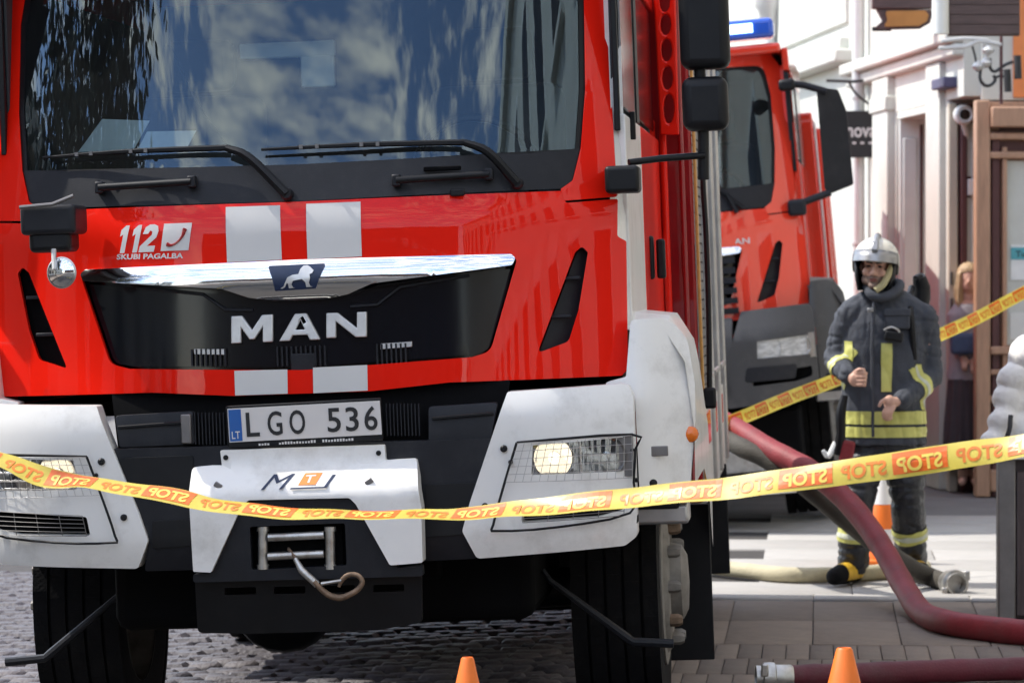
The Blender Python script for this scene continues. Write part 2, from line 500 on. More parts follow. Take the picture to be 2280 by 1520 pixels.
def wheel(root, x, y, r, w, side, lift=0.0):
    """One road wheel: tyre with tread blocks, rim, hub and nuts; side +1/-1 is the outer face."""
    cz = r + lift
    M = Matrix.Translation((x, y, cz)) @ AX_X
    t = lathe('tyre', [(r * .60, -w / 2 + .02), (r * .80, -w / 2), (r * .93, -w / 2 + .008), (r - .016, -w / 2 + .03), (r - .016, w / 2 - .03), (r * .93, w / 2 - .008), (r * .80, w / 2), (r * .60, w / 2 - .02)], RUBBER, root, 48, M, cap=False)
    bm = bmesh.new()
    n = 42
    for k in range(n):
        a = 2 * math.pi * k / n
        for j, u in enumerate((-.40, -.20, 0, .20, .40)):
            a2 = a + (0.35 if j % 2 else 0) * 2 * math.pi / n
            rot = Matrix.Rotation(a2, 3, 'X')
            bm_box(bm, Vector((x + u * w, y, cz)) + rot @ Vector((0, 0, r - .012)), (w * .165, 2 * math.pi * r / n * 1.0, .028), rot)
    tr = from_bm(bm, RUBBER, 'tread', t)
    s = side
    rim = lathe('rim', [(r * .61, -w / 2 * .9), (r * .61, w * .40), (r * .60, w * .50), (r * .555, w * .52), (r * .52, w * .50), (r * .48, w * .56), (r * .36, w * .58), (r * .30, w * .52), (r * .27, w * .70), (r * .20, w * .76), (0.001, w * .78)], WHEELM, root, 36, Matrix.Translation((x, y, cz)) @ Matrix.Rotation(R(90) * s, 4, 'Y'), cap=False)
    for k in range(10):
        a = 2 * math.pi * k / 10
        q = Vector((x + s * (w * .57), y + math.cos(a) * r * .42, cz + math.sin(a) * r * .42))
        lathe('wheel_nut', [(.024, -.02), (.024, .03), (.016, .045), (0, .045)], RUST if k % 3 == 0 else WHEELM, rim, 6, Matrix.Translation(q) @ Matrix.Rotation(R(90) * s, 4, 'Y'))
    return t

def wires(bm, corners, nu, nv, rad, fn, off):
    (a, b, c, d) = corners                        # top-left, top-right, bottom-right, bottom-left in (x, z)
    lerp = lambda p, q, t: (p[0] + (q[0] - p[0]) * t, p[1] + (q[1] - p[1]) * t)
    for i in range(nu + 1):
        p, q = lerp(a, b, i / nu), lerp(d, c, i / nu)
        bm_tube(bm, [Vector((lerp(p, q, t)[0], fn(*lerp(p, q, t)) - off, lerp(p, q, t)[1])) for t in (0, .5, 1)], rad, 5)
    for j in range(nv + 1):
        p, q = lerp(a, d, j / nv), lerp(b, c, j / nv)
        bm_tube(bm, [Vector((lerp(p, q, t)[0], fn(*lerp(p, q, t)) - off - rad, lerp(p, q, t)[1])) for t in (0, .25, .5, .75, 1)], rad, 5)

def headlamp_unit(root, s, main):
    dz = 0.0 if main else .085
    LAMP_O, LAMP_H, SLOT_H = [[(p[0], p[1] + dz) + tuple(p[2:]) for p in L] for L in (LAMP_O1, LAMP_H1, SLOT_H1)]
    S = (lambda pts: pts) if s > 0 else mir
    cov = panel('headlamp_cover', fillet(S(LAMP_O), .008), bumpY, WHITE if main else GREYPL, root, [fillet(S(LAMP_H), .005), fillet(S(SLOT_H), .01)], 0.0, 0.10, 0.05, bv=.012, seg=3)
    lamp = panel('headlamp', fillet(S(LAMP_H), .004), bumpY, LENS if main else LENS2, root, (), -.008, 0.004, 0.08)
    tag(lamp, 'glowing headlamp behind a wire guard' if main else None)
    xs = [p[0] for p in LAMP_H]; zs = [p[1] for p in LAMP_H]
    cx, cz = s * sum(xs) / len(xs), sum(zs) / len(zs)
    wd, ht = max(xs) - min(xs), max(zs) - min(zs)
    y0 = bumpY(cx, cz)
    box('lamp_housing', (cx, y0 + .14, cz), (wd + .04, .16, ht + .03), REFLECTOR if not main else DKALU, lamp)
    for k, (dx, lit) in enumerate(((-.085, True), (.09, False))):
        q = Matrix.Translation((cx + s * dx, bumpY(cx + s * dx, cz) + .012, cz)) @ AX_Y
        bm = bmesh.new()
        bm_lathe(bm, [(.020, -.05), (.045, -.035), (.068, -.005), (.070, 0.0)], 22, q, cap=False)
        for v in bm.verts: v.co.z = max(cz - ht / 2 + .002, min(cz + ht / 2 - .002, v.co.z))
        from_bm(bm, REFLECTOR, 'reflector', lamp)
        lathe('bulb', [(.016, -.045), (.021, -.02), (.016, -.004), (0, 0)], WARMBULB if (lit and main) else REFLECTOR, lamp, 14, q)
    if main:
        bar = box('lamp_divider', (cx - s * (wd / 2 - .012), y0 + .03, cz), (.014, .05, ht), REFLECTOR, lamp, .003)
        box('lamp_divider', (cx + s * .005, y0 + .03, cz), (.008, .05, ht), REFLECTOR, lamp, .002)
    # slot back
    xs = [p[0] for p in SLOT_H]; zs = [p[1] for p in SLOT_H]
    box('fog_slot', (s * sum(xs) / len(xs), y0 + .13, sum(zs) / len(zs)), (max(xs) - min(xs) + .03, .10, max(zs) - min(zs) + .03), VOID, root)
    if main:
        fr = [F1.on(px, py, bumpY) for px, py in ((1152, 984), (1408, 966), (1415, 1000), (1412, 1072), (1404, 1140), (1240, 1172), (1108, 1180), (1100, 1166), (1126, 1070), (1152, 984))]
        fr = [(s * x, z) for x, z in fr]
        g = tube('wire_guard', [Vector((x, bumpY(x, z) - .028, z)) for x, z in fr], .0045, BLACK, root, 6, 3)
        bm = bmesh.new()
        cor = [(s * x, z) for x, z in P1([(1152, 986), (1408, 968), (1409, 1062), (1128, 1072)], bumpY)]
        wires(bm, cor, 15, 5, .0011, bumpY, .030)
        tag(from_bm(bm, ALU, 'guard_mesh', g), kind='stuff')
        cor = [(s * x, z) for x, z in P1([(1172, 1116), (1392, 1092), (1390, 1146), (1165, 1162)], bumpY)]
        bm = bmesh.new(); wires(bm, cor, 4, 5, .0014, bumpY, .026)
        tag(from_bm(bm, DKALU, 'guard_mesh', g), kind='stuff')
        for px, py, r in ((1122, 998, .0125), (1137, 1028, .008), (1407, 1001, .008), (1080, 1126, .0115), (1417, 1068, .008)):
            x, z = F1.on(px, py, bumpY)
            x *= s
            lathe('bolt', [(r, -.004), (r, .006), (r * .6, .011), (0, .011)], BLACK, root, 12, Matrix.Translation((x, bumpY(x, z) - .004, z)) @ AX_Y)
    return cov

LION = [(.0, .02), (.10, .10), (.16, .30), (.22, .50), (.38, .60), (.55, .62), (.60, .84), (.68, .98), (.80, 1.0), (.90, .90), (1.0, .74), (.96, .62), (.88, .58), (.90, .40), (.86, .20), (.90, .04), (.97, 0), (.78, 0), (.76, .22), (.66, .38), (.50, .36), (.38, .32), (.34, .16), (.38, .03), (.44, 0), (.26, 0), (.24, .20), (.20, .26), (.14, .06), (.06, 0)]
ONE = [(.36, 0), (.78, 0), (.78, 1), (.48, 1), (.10, .84), (.10, .60), (.36, .68)]
TWO = [(.05, 0), (.95, 0), (.95, .22), (.46, .22), (.90, .52), (.94, .74), (.84, .93), (.60, 1.0), (.34, 1.0), (.12, .90), (.05, .66), (.36, .66), (.44, .78), (.58, .74), (.60, .62), (.05, .22)]
GLYPH = {
 'M': [[(0, 0), (0, 1), (.26, 1), (.50, .46), (.74, 1), (1, 1), (1, 0), (.76, 0), (.76, .56), (.56, .12), (.44, .12), (.24, .56), (.24, 0)]],
 'A': [[(0, 0), (.36, 1), (.64, 1), (1, 0), (.74, 0), (.68, .20), (.32, .20), (.26, 0)], [(.385, .40), (.50, .76), (.615, .40)]],
 'N': [[(0, 0), (0, 1), (.28, 1), (.76, .36), (.76, 1), (1, 1), (1, 0), (.73, 0), (.24, .66), (.24, 0)]],
}

def build_engine(F, main):
    root = empty('fire_engine', F.M)
    paint = RED if main else RED2
    hood_holes = [fillet(GRILLE_H, .02), fillet(VENT_H, .008), fillet([(p[0] * CABW,) + tuple(p[1:]) for p in mir(VENT_H)], .008)]
    hood = panel('bonnet', fillet(HOOD_O, .006), cabY, paint, root, hood_holes, 0.0, 0.03, 0.036, bv=.007, seg=3)
    fr = panel('windscreen_frame', fillet(FRAME_O, .004), cabY, paint, root, (), 0.002, 0.05, 0.045, bv=.010, seg=3)
    cowl = panel('cowl', fillet(COWL_O, .004), cabY, BLACK2, root, (), -.004, 0.02, 0.05, bv=.004)
    gl = panel('windscreen', fillet(GLASS_O, .004), cabY, WINDS, root, (), -.010, 0.0, 0.045)
    seal = [(x * 1.012, z + (.004 if z > 2.5 else 0)) for x, z in fillet(GLASS_O, .004)]
    panel('windscreen_seal', seal, cabY, BLACK, root, [[(x * .982, z - (.012 if z > 2.5 else -.004)) for x, z in fillet(GLASS_O, .004)]], -.006, 0.012, 0.06)
    # cab box: sides, roof, back, floor
    for s in (1, -1):
        box('cab_side', (s * 1.10 if s > 0 else -1.180, 1.75, 1.55), (.03, 2.74, .60), WHITE if main and s > 0 else paint, root, .004)
        if main:
            box('door', (s * 1.112 if s > 0 else -1.192, .935, 1.86), (.03, 1.09, .80), WHITE if s > 0 else RED, root, .006)
            box('crew_door', (s * 1.112, 2.27, 1.86), (.03, 1.52, .80), paint, root, .006)
            box('door_lower', (s * 1.111 if s > 0 else -1.191, .935, 1.33), (.03, 1.09, .25), WHITE if s > 0 else RED, root, .006)
        else:
            box('door', (s * 1.112, 1.68, 1.86), (.03, 2.6, .80), paint, root, .006)
        d = box('side_window', (s * 1.108, .93, 2.54), (.012, 1.02, .50), GLOSSBLK, root, .004)
        box('side_window', (s * 1.108, 2.27, 2.54), (.012, 1.30, .50), GLOSSBLK, root, .004)
        box('window_post', (s * 1.104, 1.52, 2.54), (.03, .18, .54), BLACK, root, .004)
        box('window_post', (s * 1.100, .39, 2.50), (.02, .06, .60), BLACK, root, .004)
        box('cab_sun_block', (s * 1.085, 1.75, 2.12), (.008, 2.7, 1.62), INTER, root)  # dark sheet added to keep sunlight out of the cab
        box('roof_rail', (s * 1.10, 1.75, 2.88), (.04, 2.74, .14), paint, root, .01)
        # front corner closing strip, from the bonnet's edge back to the door
        bm = bmesh.new()
        zs = [1.31, 1.5, 1.75, 1.95, 2.2, 2.5, 2.85]
        prev = None
        for z in zs:
            xe = (1.105 if z < 1.9 else 1.07 - (z - 1.9) * .02) * (1 if s > 0 else CABW)
            a = bm.verts.new((s * xe, cabY(xe, z) + .012, z)); b = bm.verts.new((s * 1.12 if s > 0 else -1.20, .42, z))
            if prev: bm.faces.new((prev[0], prev[1], b, a))
            prev = (a, b)
        from_bm(bm, WHITE if main and s > 0 else paint, 'corner_panel', root)
    box('cab_roof', (0, 1.75, 2.95), (2.16, 2.9, .06), paint, root, .02)
    box('cab_back', (0, 3.10, 2.1), (2.18, .05, 1.66), INTER, root)
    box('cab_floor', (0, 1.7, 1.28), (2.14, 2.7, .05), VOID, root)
    # interior seen through the windscreen
    box('dashboard', (0, .52, 1.80), (2.0, .50, .36), INTER, root, .06, seg=3)
    for s in (1, -1):
        st = box('seat', (s * .58, 1.45, 2.05), (.52, .16, .78), INTER, root, .06, rot=Matrix.Rotation(R(-8), 3, 'X'), seg=3)
        box('headrest', (s * .58, 1.52, 2.56), (.28, .10, .20), INTER, st, .04, seg=3)
    bm = bmesh.new()
    Ms = Matrix.Translation((.56, .72, 2.08)) @ Matrix.Rotation(R(-65), 4, 'X')
    bm_tube(bm, [Ms @ Vector((math.cos(a / 24 * 2 * math.pi) * .22, math.sin(a / 24 * 2 * math.pi) * .22, 0)) for a in range(25)], .017, 8, cap=False)
    bm_tube(bm, [Ms @ Vector((-.2, 0, 0)), Ms @ Vector((.2, 0, 0))], .018, 6)
    from_bm(bm, BLACK, 'steering_wheel', root)
    if main:                                      # pale boxes added to stand for a bright L of light behind the glass
        for a, b in (((532, 98), (745, 124)), ((668, 124), (745, 192))):
            (x0, z0), (x1, z1) = F1.hit(*a, 1.1), F1.hit(*b, 1.1)
            box('bright_l_patch', ((x0 + x1) / 2, 1.12, (z0 + z1) / 2), (x1 - x0, .03, z0 - z1), PAPER, root, .006)
    # grille opening
    gi = panel('grille_back', fillet([(p[0] * 1.03, p[1] + (.02 if p[1] > 1.6 else -.02)) for p in GRILLE_H], .01), cabY, GLOSSBLK, root, (), -.085, 0.01, 0.08)
    if main:
        bezel = panel('grille_flap', fillet(full(P1([(665, 640), (790, 645), (860, 640), (1138, 598), (1128, 640), (1086, 780, .04), (1045, 790, .03), (665, 818)], cabY)), .006), cabY, GLOSSBLK, root, (), -.035, .03, .05, bv=.006)
        hs = P1([(560, 690), (500, 690), (448, 655), (300, 640)], cabY)
        for s in (1, -1):
            tube('grille_rib', [Vector((s * abs(x), cabY(x, z) + .028, z)) for x, z in hs], .006, BLACK2, root, 6)
            q = P1([(845, 765), (916, 760), (916, 772), (845, 778)], cabY)
            if s < 0: q = mir(q)
            ba = panel('grille_bar', q, cabY, ALU, root, (), -.02, .012, .05, bv=.002)
        bm = bmesh.new()
        for k in list(range(8)) + list(range(18, 29)) + list(range(39, 46)):
            px = 425 + k * 10.6
            z0 = F1.on(px, 815, cabY); z1 = F1.on(px, 778 - (px - 425) * .03, cabY)
            bm_box(bm, Vector(((z0[0] + z1[0]) / 2, cabY(*z0) + .03, (z0[1] + z1[1]) / 2)), (.006, .02, z1[1] - z0[1]))
        tag(from_bm(bm, BLACK2, 'grille_slat', root), kind='stuff')
        box('grille_lattice', (0.0, cabY(0, 1.40) + .03, 1.425), (.085, .02, .07), BLACK2, root, .003)
    else:
        bm = bmesh.new()
        for k in range(6):
            bm_box(bm, Vector((0, .05, 1.40 + k * .06)), (1.4, .03, .035))
        from_bm(bm, BLACK2, 'grille_slat', root)
    zc = F1.on(665, 620, cabY)[1]
    chrome_fn = lambda x, z: cabY(x, z) - .036 + 7.0 * (z - zc) ** 2
    panel('chrome_bar', fillet(CHROME_O, .005), chrome_fn, CHROME, root, (), 0.0, .04, .02, bv=.006, seg=3)
    # emblem shield and lion
    SH = P1([(600, 592, .006), (727, 586, .006), (706, 642, .004), (616, 648, .004)], cabY)
    sh = panel('emblem', fillet(SH, .005), chrome_fn, NAVY, root, (), .007, .006, .04)
    q = quad_map(F1.on(628, 643, cabY), F1.on(702, 638, cabY), F1.on(628, 594, cabY))
    lp = [q(u, v) for u, v in LION]
    panel('lion', [(p.x, p.z) for p in lp], chrome_fn, SATIN, sh, (), .013, .005, .03)
    # side vents
    for s in (1, -1):
        v = VENT_H if s > 0 else [(p[0] * CABW,) + tuple(p[1:]) for p in mir(VENT_H)]
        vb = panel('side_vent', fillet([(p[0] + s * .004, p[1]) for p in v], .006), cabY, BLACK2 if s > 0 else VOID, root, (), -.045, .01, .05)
        for f in (.3, .66):
            zt, zb = max(p[1] for p in v), min(p[1] for p in v)
            z = zt + (zb - zt) * f
            xs = [p[0] for p in v]; xm = (min(xs) + max(xs)) / 2 + s * (.5 - f) * .10
            box('vent_rib', (xm, cabY(xm, z) + .03, z), (.085, .03, .012), BLACK2, vb, .003)
    # bumper
    if main: engine_front_main(root)
    else: engine_front_second(root)
    for s in (1, -1): headlamp_unit(root, s, main)
    # fenders, steps, wheels, chassis
    for s in (1, -1):
        fo = FENDER_O if s > 0 else mir(FENDER_O)
        fe = panel('fender', fillet(fo, .01), FENDER_F, WHITE if main else GREYPL, root, (), 0.0, .10, .04, bv=.02, seg=3)
        bm = bmesh.new()                          # arch running back over the wheel
        prof = [(1.10, 1.56), (1.25, 1.54), (1.31, 1.44), (1.335, 1.2), (1.33, 0.95)]
        for y0, y1, dz0, dz1 in ((.30, .65, -.06, .0), (.65, 1.3, .0, .0), (1.3, 1.75, .0, -.10), (1.75, 2.0, -.10, -.35)):
            a = [bm.verts.new((s * x, y0, z + dz0)) for x, z in prof]; b = [bm.verts.new((s * x, y1, z + dz1)) for x, z in prof]
            for i in range(len(prof) - 1): bm.faces.new((a[i], a[i + 1], b[i + 1], b[i]))
        from_bm(bm, WHITE if main else GREYPL, 'fender_arch', root)
        wheel(root, s * 1.0, 1.35, .52, .33, s, 0 if main else .09)
        wheel(root, s * .95, 5.05, .52, .33, s, 0 if main else .09)
        box('mud_flap', (s * 1.14, 2.02, .46), (.36, .02, .62), BLACK, root, .005)
        box('mud_flap', (s * 1.12, 5.75, .45), (.34, .02, .55), BLACK, root, .005)
        box('step', (s * 1.20, .50, .84), (.20, .20, .07), ALU, root, .012)
        box('step_housing', (s * 1.17, .46, .97), (.20, .16, .22), BLACK2, root, .012)
        x, z = 1.315, 1.125
        mk = box('side_marker', (s * x, .34, z), (.03, .05, .085), BLACK, root, .005)
        lathe('amber_lens', [(.03, 0), (.028, .02), (.015, .03), (0, .032)], AMBER, mk, 14, Matrix.Translation((s * (x + .005), .32, z)) @ AX_Y)
        q = [F1.hit(px, py, .62) for px, py in ((1208, 1268), (1225, 1292), (1395, 1418), (1410, 1428), (1500, 1432))]
        tube('track_rod', [Vector((s * x, .62, z)) for x, z in q], [.009, .011, .017, .016, .016], BLACK2 if main else BLACK, root, 8)
        box('cab_vent', (s * 1.2, FENDER_F(1.2, 1.07) - .006, 1.075), (.09, .012, .035), DKALU, root, .003)
        lathe('bolt', [(.014, 0), (.014, .008), (.008, .012), (0, .012)], BLACK, root, 12, Matrix.Translation((s * 1.19, FENDER_F(1.19, .96) - .002, .965)) @ AX_Y)
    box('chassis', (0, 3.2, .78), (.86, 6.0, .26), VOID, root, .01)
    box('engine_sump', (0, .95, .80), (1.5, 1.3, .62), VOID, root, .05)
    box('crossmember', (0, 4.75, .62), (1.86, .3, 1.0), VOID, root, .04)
    ax = tube('front_axle', [(-.95, 1.35, .52), (-.4, 1.35, .50), (.4, 1.35, .50), (.95, 1.35, .52)], .075, BLACK, root, 12)
    lathe('differential', [(0, -.2), (.10, -.19), (.19, -.08), (.21, 0), (.19, .08), (.10, .19), (0, .2)], BLACK, ax, 20, Matrix.Translation((-.30, 1.35, .50)) @ AX_Y)
    tube('rear_axle', [(-.95, 5.05, .52), (.95, 5.05, .52)], .09, BLACK, root, 12)
    box('transfer_case', (.1, 2.6, .60), (.8, .9, .42), VOID, root, .05)
    engine_body(root, main)
    engine_mirrors(root, main)
    return root

def engine_front_main(root):
    # dark recess between bonnet and bumper, with its blocks
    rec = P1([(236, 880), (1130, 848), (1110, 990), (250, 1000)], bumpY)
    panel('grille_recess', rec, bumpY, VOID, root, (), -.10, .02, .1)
    for pts in ([(252, 926), (426, 916), (430, 990), (262, 997)], [(952, 906), (1106, 896), (1090, 982), (952, 990)]):
        b = panel('intake_block', fillet(P1(pts, bumpY), .012), bumpY, BLACK2, root, (), -.035, .05, .08, bv=.008)
        (x0, z0), (x1, z1) = F1.on(pts[0][0] + 8, pts[0][1] + 26, bumpY), F1.on(pts[1][0] - 8, pts[1][1] + 24, bumpY)
        tube('intake_rib', [Vector((x0, bumpY(x0, z0) + .026, z0)), Vector((x1, bumpY(x1, z1) + .026, z1))], .006, BLACK, b, 6)
    box('intake_pad', tuple(Vector((F1.on(412, 955, bumpY)[0], bumpY(.4, 1.1) + .03, F1.on(412, 955, bumpY)[1]))), (.035, .03, .10), DKALU, root, .004)
    bm = bmesh.new()
    for k in range(10):
        px = 430 + k * 8
        p = F1.on(px, 955, bumpY)
        bm_box(bm, Vector((p[0], bumpY(*p) + .05, p[1])), (.004, .02, .11))
        p = F1.on(px + 428, 935, bumpY)
        bm_box(bm, Vector((p[0], bumpY(*p) + .05, p[1])), (.004, .02, .11))
    tag(from_bm(bm, BLACK2, 'intake_mesh', root), kind='stuff')
    BO = P1([(236, 1000), (700, 988), (1112, 976), (1062, 1110), (1048, 1178), (1060, 1244), (700, 1262), (320, 1272), (328, 1190)], bumpY)
    panel('bumper', fillet(BO, .01), bumpY, BLACK2, root, (), -.02, .12, .06, bv=.01)
    for pts in ([(262, 1020), (428, 1014), (428, 1100), (300, 1108)], [(946, 1080), (1062, 1074), (1046, 1130), (946, 1136)], [(338, 1160), (426, 1156), (426, 1215), (338, 1222)], [(944, 1138), (1040, 1134), (1032, 1190), (944, 1196)]):
        panel('bumper_panel', fillet(P1(pts, bumpY), .01), bumpY, BLACK, root, (), -.012, .02, .08, bv=.004)
    # number plate
    p00, p10, p01 = F1.on(513, 984, bumpY), F1.on(852, 966, bumpY), F1.on(510, 909, bumpY)
    fy = flat(-.105)
    hl = lambda u, v: (p00[0] + (p10[0] - p00[0]) * u + (p01[0] - p00[0]) * v, p00[1] + (p10[1] - p00[1]) * u + (p01[1] - p00[1]) * v)
    holder = panel('plate_holder', [hl(-.012, -.17), hl(1.005, -.17), hl(1.005, 1.08), hl(-.012, 1.08)], fy, BLACK, root, (), 0, .02, .2, bv=.003)
    plate = panel('number_plate', [hl(0, 0), hl(1, 0), hl(1, 1), hl(0, 1)], fy, PLATEW, root, (), .004, .004, .3)
    panel('country_band', [hl(.006, .03), hl(.088, .03), hl(.088, .97), hl(.006, .97)], fy, PLATEB, plate, (), .0055, .001, .3)
    def mp(u0, u1, v0, v1):
        return lambda u, v: Vector((hl(u0 + (u1 - u0) * u, v0 + (v1 - v0) * v)[0], -.105 - .0065, hl(u0 + (u1 - u0) * u, v0 + (v1 - v0) * v)[1]))
    for ch, u0, u1 in (('L', .118, .205), ('G', .258, .355), ('O', .402, .505), ('5', .650, .738), ('3', .770, .855), ('6', .892, .978)):
        text_on('plate_character', ch, mp(u0, u1, .14, .86), INK, plate, bold=.012)
    text_on('country_code', 'LT', mp(.020, .074, .10, .32), PLATEW, plate, bold=.01)
    for k, u in enumerate((.20, .24, .34, .36, .40, .43, .46, .49, .52, .58, .61, .64, .67, .70)):
        pass
    bm = bmesh.new()                               # illegible small print of the holder
    rnd = random.Random(4)
    u = .19
    while u < .80:
        if not (.26 < u < .32 or .56 < u < .60):
            a = hl(u, -.14); b = hl(u + .013, -.14 + rnd.uniform(.05, .085))
            bm_box(bm, Vector(((a[0] + b[0]) / 2, -.106, (a[1] + b[1]) / 2)), (abs(b[0] - a[0]), .001, abs(b[1] - a[1])))
        u += .019
    from_bm(bm, WDECAL, 'holder_print', holder, False)
    # winch unit
    zb = F1.on(665, 1092, flat(-.2))[1]
    def wy(x, z): return -.20 + (max(0.0, z - zb) * 1.15 if z < zb + .085 else .098) + .5 * max(0, abs(x + .02) - .33) ** 2
    WO = P1([(428, 1040, .015), (470, 1036, .01), (494, 1036, .004), (490, 1002, .006), (856, 990, .006), (859, 1024, .004), (890, 1022, .01), (928, 1020, .015), (938, 1130), (941, 1252, .008), (868, 1258, .012), (792, 1122, .03), (778, 1108, .02), (552, 1113, .02), (536, 1130, .02), (470, 1274, .01), (430, 1272, .006)], wy)
    wc = panel('winch_cover', fillet(WO, .006), wy, WHITE, root, (), 0, .10, .03, bv=.008, seg=3)
    pl = lambda x, z: -.17 - (z - .7) * .05
    BP = P1([(552, 1108), (782, 1102), (800, 1122), (886, 1264), (940, 1256), (942, 1282, .01), (430, 1296, .01), (430, 1278), (466, 1276), (534, 1128)], pl)
    WH = P1([(556, 1172, .01), (768, 1164, .01), (772, 1258, .01), (560, 1268, .01)], pl)
    panel('winch_plate', fillet(BP, .006), pl, BLACK2, root, [fillet(WH, .008)], 0, .05, .04, bv=.005)
    (a, b), (c, d) = F1.on(545, 1150, pl), F1.on(780, 1275, pl)
    box('winch_cavity', ((a + c) / 2, -.02, (b + d) / 2), (c - a, .16, b - d), VOID, root)
    fl = tag(box('fairlead', ((a + c) / 2, -.115, (b + d) / 2), (c - a - .06, .01, b - d - .03), VOID, root), None)
    for px in (583, 733):
        p, q = F1.on(px, 1178, pl), F1.on(px + 1, 1262, pl)
        tube('roller', [Vector((p[0], -.155, p[1])), Vector((q[0], -.155, q[1]))], .017, STEEL, fl, 14)
        for t in (p, q): lathe('roller_cap', [(.021, -.008), (.021, .008), (0, .008)], STEEL, fl, 14, Matrix.Translation((t[0], -.155, t[1])))
    for py in (1196, 1238):
        p, q = F1.on(596, py + 1, pl), F1.on(720, py - 5, pl)
        tube('roller', [Vector((p[0], -.165, p[1])), Vector((q[0], -.165, q[1]))], .014, STEEL, fl, 14)
    p = [F1.on(x, y, pl) for x, y in ((640, 1222), (660, 1242), (676, 1266), (712, 1298))]
    rope = tube('winch_rope', [Vector((p[0][0], -.15, p[0][1])), Vector((p[1][0], -.19, p[1][1])), Vector((p[2][0], -.215, p[2][1]))], .006, RUST, root, 8)
    tube('rope_thimble', [Vector((p[1][0], -.20, p[1][1])), Vector((p[2][0], -.22, p[2][1])), Vector((p[3][0], -.225, p[3][1]))], [.008, .013, .013], STEEL, rope, 10)
    hk = [F1.on(x, y, pl) for x, y in ((705, 1290), (722, 1308), (742, 1322), (764, 1326), (786, 1318), (804, 1306), (812, 1290), (800, 1276), (780, 1276), (766, 1288), (760, 1302))]
    h = tube('hook', [Vector((x, -.232, z)) for x, z in hk], [.008, .010, .011, .011, .010, .0095, .009, .0085, .0085, .008, .005], RUST, root, 10, 3)
    tube('hook_latch', [Vector((hk[1][0], -.238, hk[1][1] + .02)), Vector((hk[9][0], -.238, hk[9][1]))], .006, STEEL, h, 8)
    # black skirt with slots under the winch
    sk = lambda x, z: -.10 + (0.62 - z) * .25
    SO = P1([(434, 1290), (938, 1278), (940, 1385, .02), (840, 1402), (560, 1410), (440, 1408, .02)], sk)
    slots = [P1([(x0, 1318 - x0 * .02), (x0 + 70, 1316 - x0 * .02), (x0 + 70, 1332 - x0 * .02), (x0, 1334 - x0 * .02)], sk) for x0 in (500, 610, 720, 830)]
    panel('underrun_skirt', fillet(SO, .01), sk, BLACK, root, [fillet(s, .006) for s in slots], 0, .03, .06, bv=.004)
    # winch cover bolts, brackets and emblem
    for px, py in ((503, 1018), (843, 1008)):
        x, z = F1.on(px, py, wy)
        lathe('bolt', [(.009, -.004), (.009, .005), (0, .006)], BLACK, wc, 10, Matrix.Translation((x, wy(x, z), z)) @ AX_Y)
    for px, py, d in ((486, 1080, 1), (822, 1072, -1)):
        x, z = F1.on(px, py, wy)
        box('cover_clip', (x, wy(x, z) - .004, z), (.028, .012, .018), DKALU, wc, .003, rot=Matrix.Rotation(R(35 * d), 3, 'Y'))
    q = lambda u0, u1, v0, v1: (lambda u, v: (lambda x, z: Vector((x, wy(x, z) - .0025, z)))(*[A + (B - A) * (u0 + (u1 - u0) * u) + (C - A) * (v0 + (v1 - v0) * v) for A, B, C in zip(F1.on(580, 1092, wy), F1.on(742, 1086, wy), F1.on(590, 1056, wy))]))
    text_on('maker_mark', 'M', q(.0, .42, .05, 1), NAVY, wc, bold=.0, shear=.4)
    text_on('maker_mark', 'I', q(.86, .99, .05, .85), NAVY, wc, bold=.03, shear=.4)
    def strip(nm, us, m):
        f = q(0, 1, 0, 1)
        me = bpy.data.meshes.new(nm); me.from_pydata([f(u, v) for u, v in us], [], [(0, 1, 2, 3)]); me.materials.append(m)
        return link(bpy.data.objects.new(nm, me), wc)
    strip('maker_mark', [(.40, .02), (.90, .02), (.91, .12), (.41, .12)], NAVY)
    strip('maker_mark', [(.50, .26), (.74, .26), (.80, 1.0), (.56, 1.0)], ORANGEP)
    def q2(u, v): return q(.58, .72, .40, .88)(u, v) + Vector((0, -.0012, 0))
    text_on('maker_mark', 'T', q2, WDECAL, wc, bold=.02, shear=.1)
    # white stripes on the bonnet
    for pts in ([(503, 461), (624, 457), (628, 578), (506, 584)], [(682, 454), (803, 449), (806, 571), (685, 577)], [(522, 825), (640, 822), (641, 876), (524, 880)], [(697, 818), (818, 812), (819, 869), (698, 875)]):
        panel('white_stripe', P1(pts, cabY), cabY, WDECAL, root, (), .0042, .001, .036)
    # lettering on the bonnet
    def onhood(p00, p10, p01, off=.0045):
        A, B, C = F1.on(*p00, cabY), F1.on(*p10, cabY), F1.on(*p01, cabY)
        return quad_map(A, B, C, cabY, off)
    m = onhood((262, 564), (352, 560), (268, 503))
    for L, u0, u1 in ((ONE, -.04, .30), (ONE, .27, .61), (TWO, .50, 1.02)):
        pts = [m(u0 + (u1 - u0) * (u * .8 + v * .2), v) for u, v in L]
        panel('emergency_number', [(p.x, p.z) for p in pts], cabY, WDECAL, root, (), .0042, .001, .03)
    sq = panel('phone_symbol', [(p.x, p.z) for p in (onhood((358, 559), (420, 557), (366, 498))(u, v) for u, v in ((0, 0), (1, 0), (1, 1), (0, 1)))], cabY, WDECAL, root, (), .0042, .001, .03)
    pm = onhood((358, 559), (420, 557), (366, 498), .0065)
    arc = [pm(u, v) for u, v in ((.20, .24), (.36, .20), (.56, .30), (.72, .52), (.78, .80))]
    bmh = bmesh.new()
    bm_tube(bmh, catmull(arc, 4), [.0035 + .004 * abs(math.cos(math.pi * i / 16)) ** 4 for i in range(17)], 6)
    from_bm(bmh, DKRED, 'handset', sq)
    m2 = onhood((260, 578), (408, 575), (261, 566))
    text_on('emergency_words', 'SKUBI PAGALBA', m2, WDECAL, root, bold=.03)
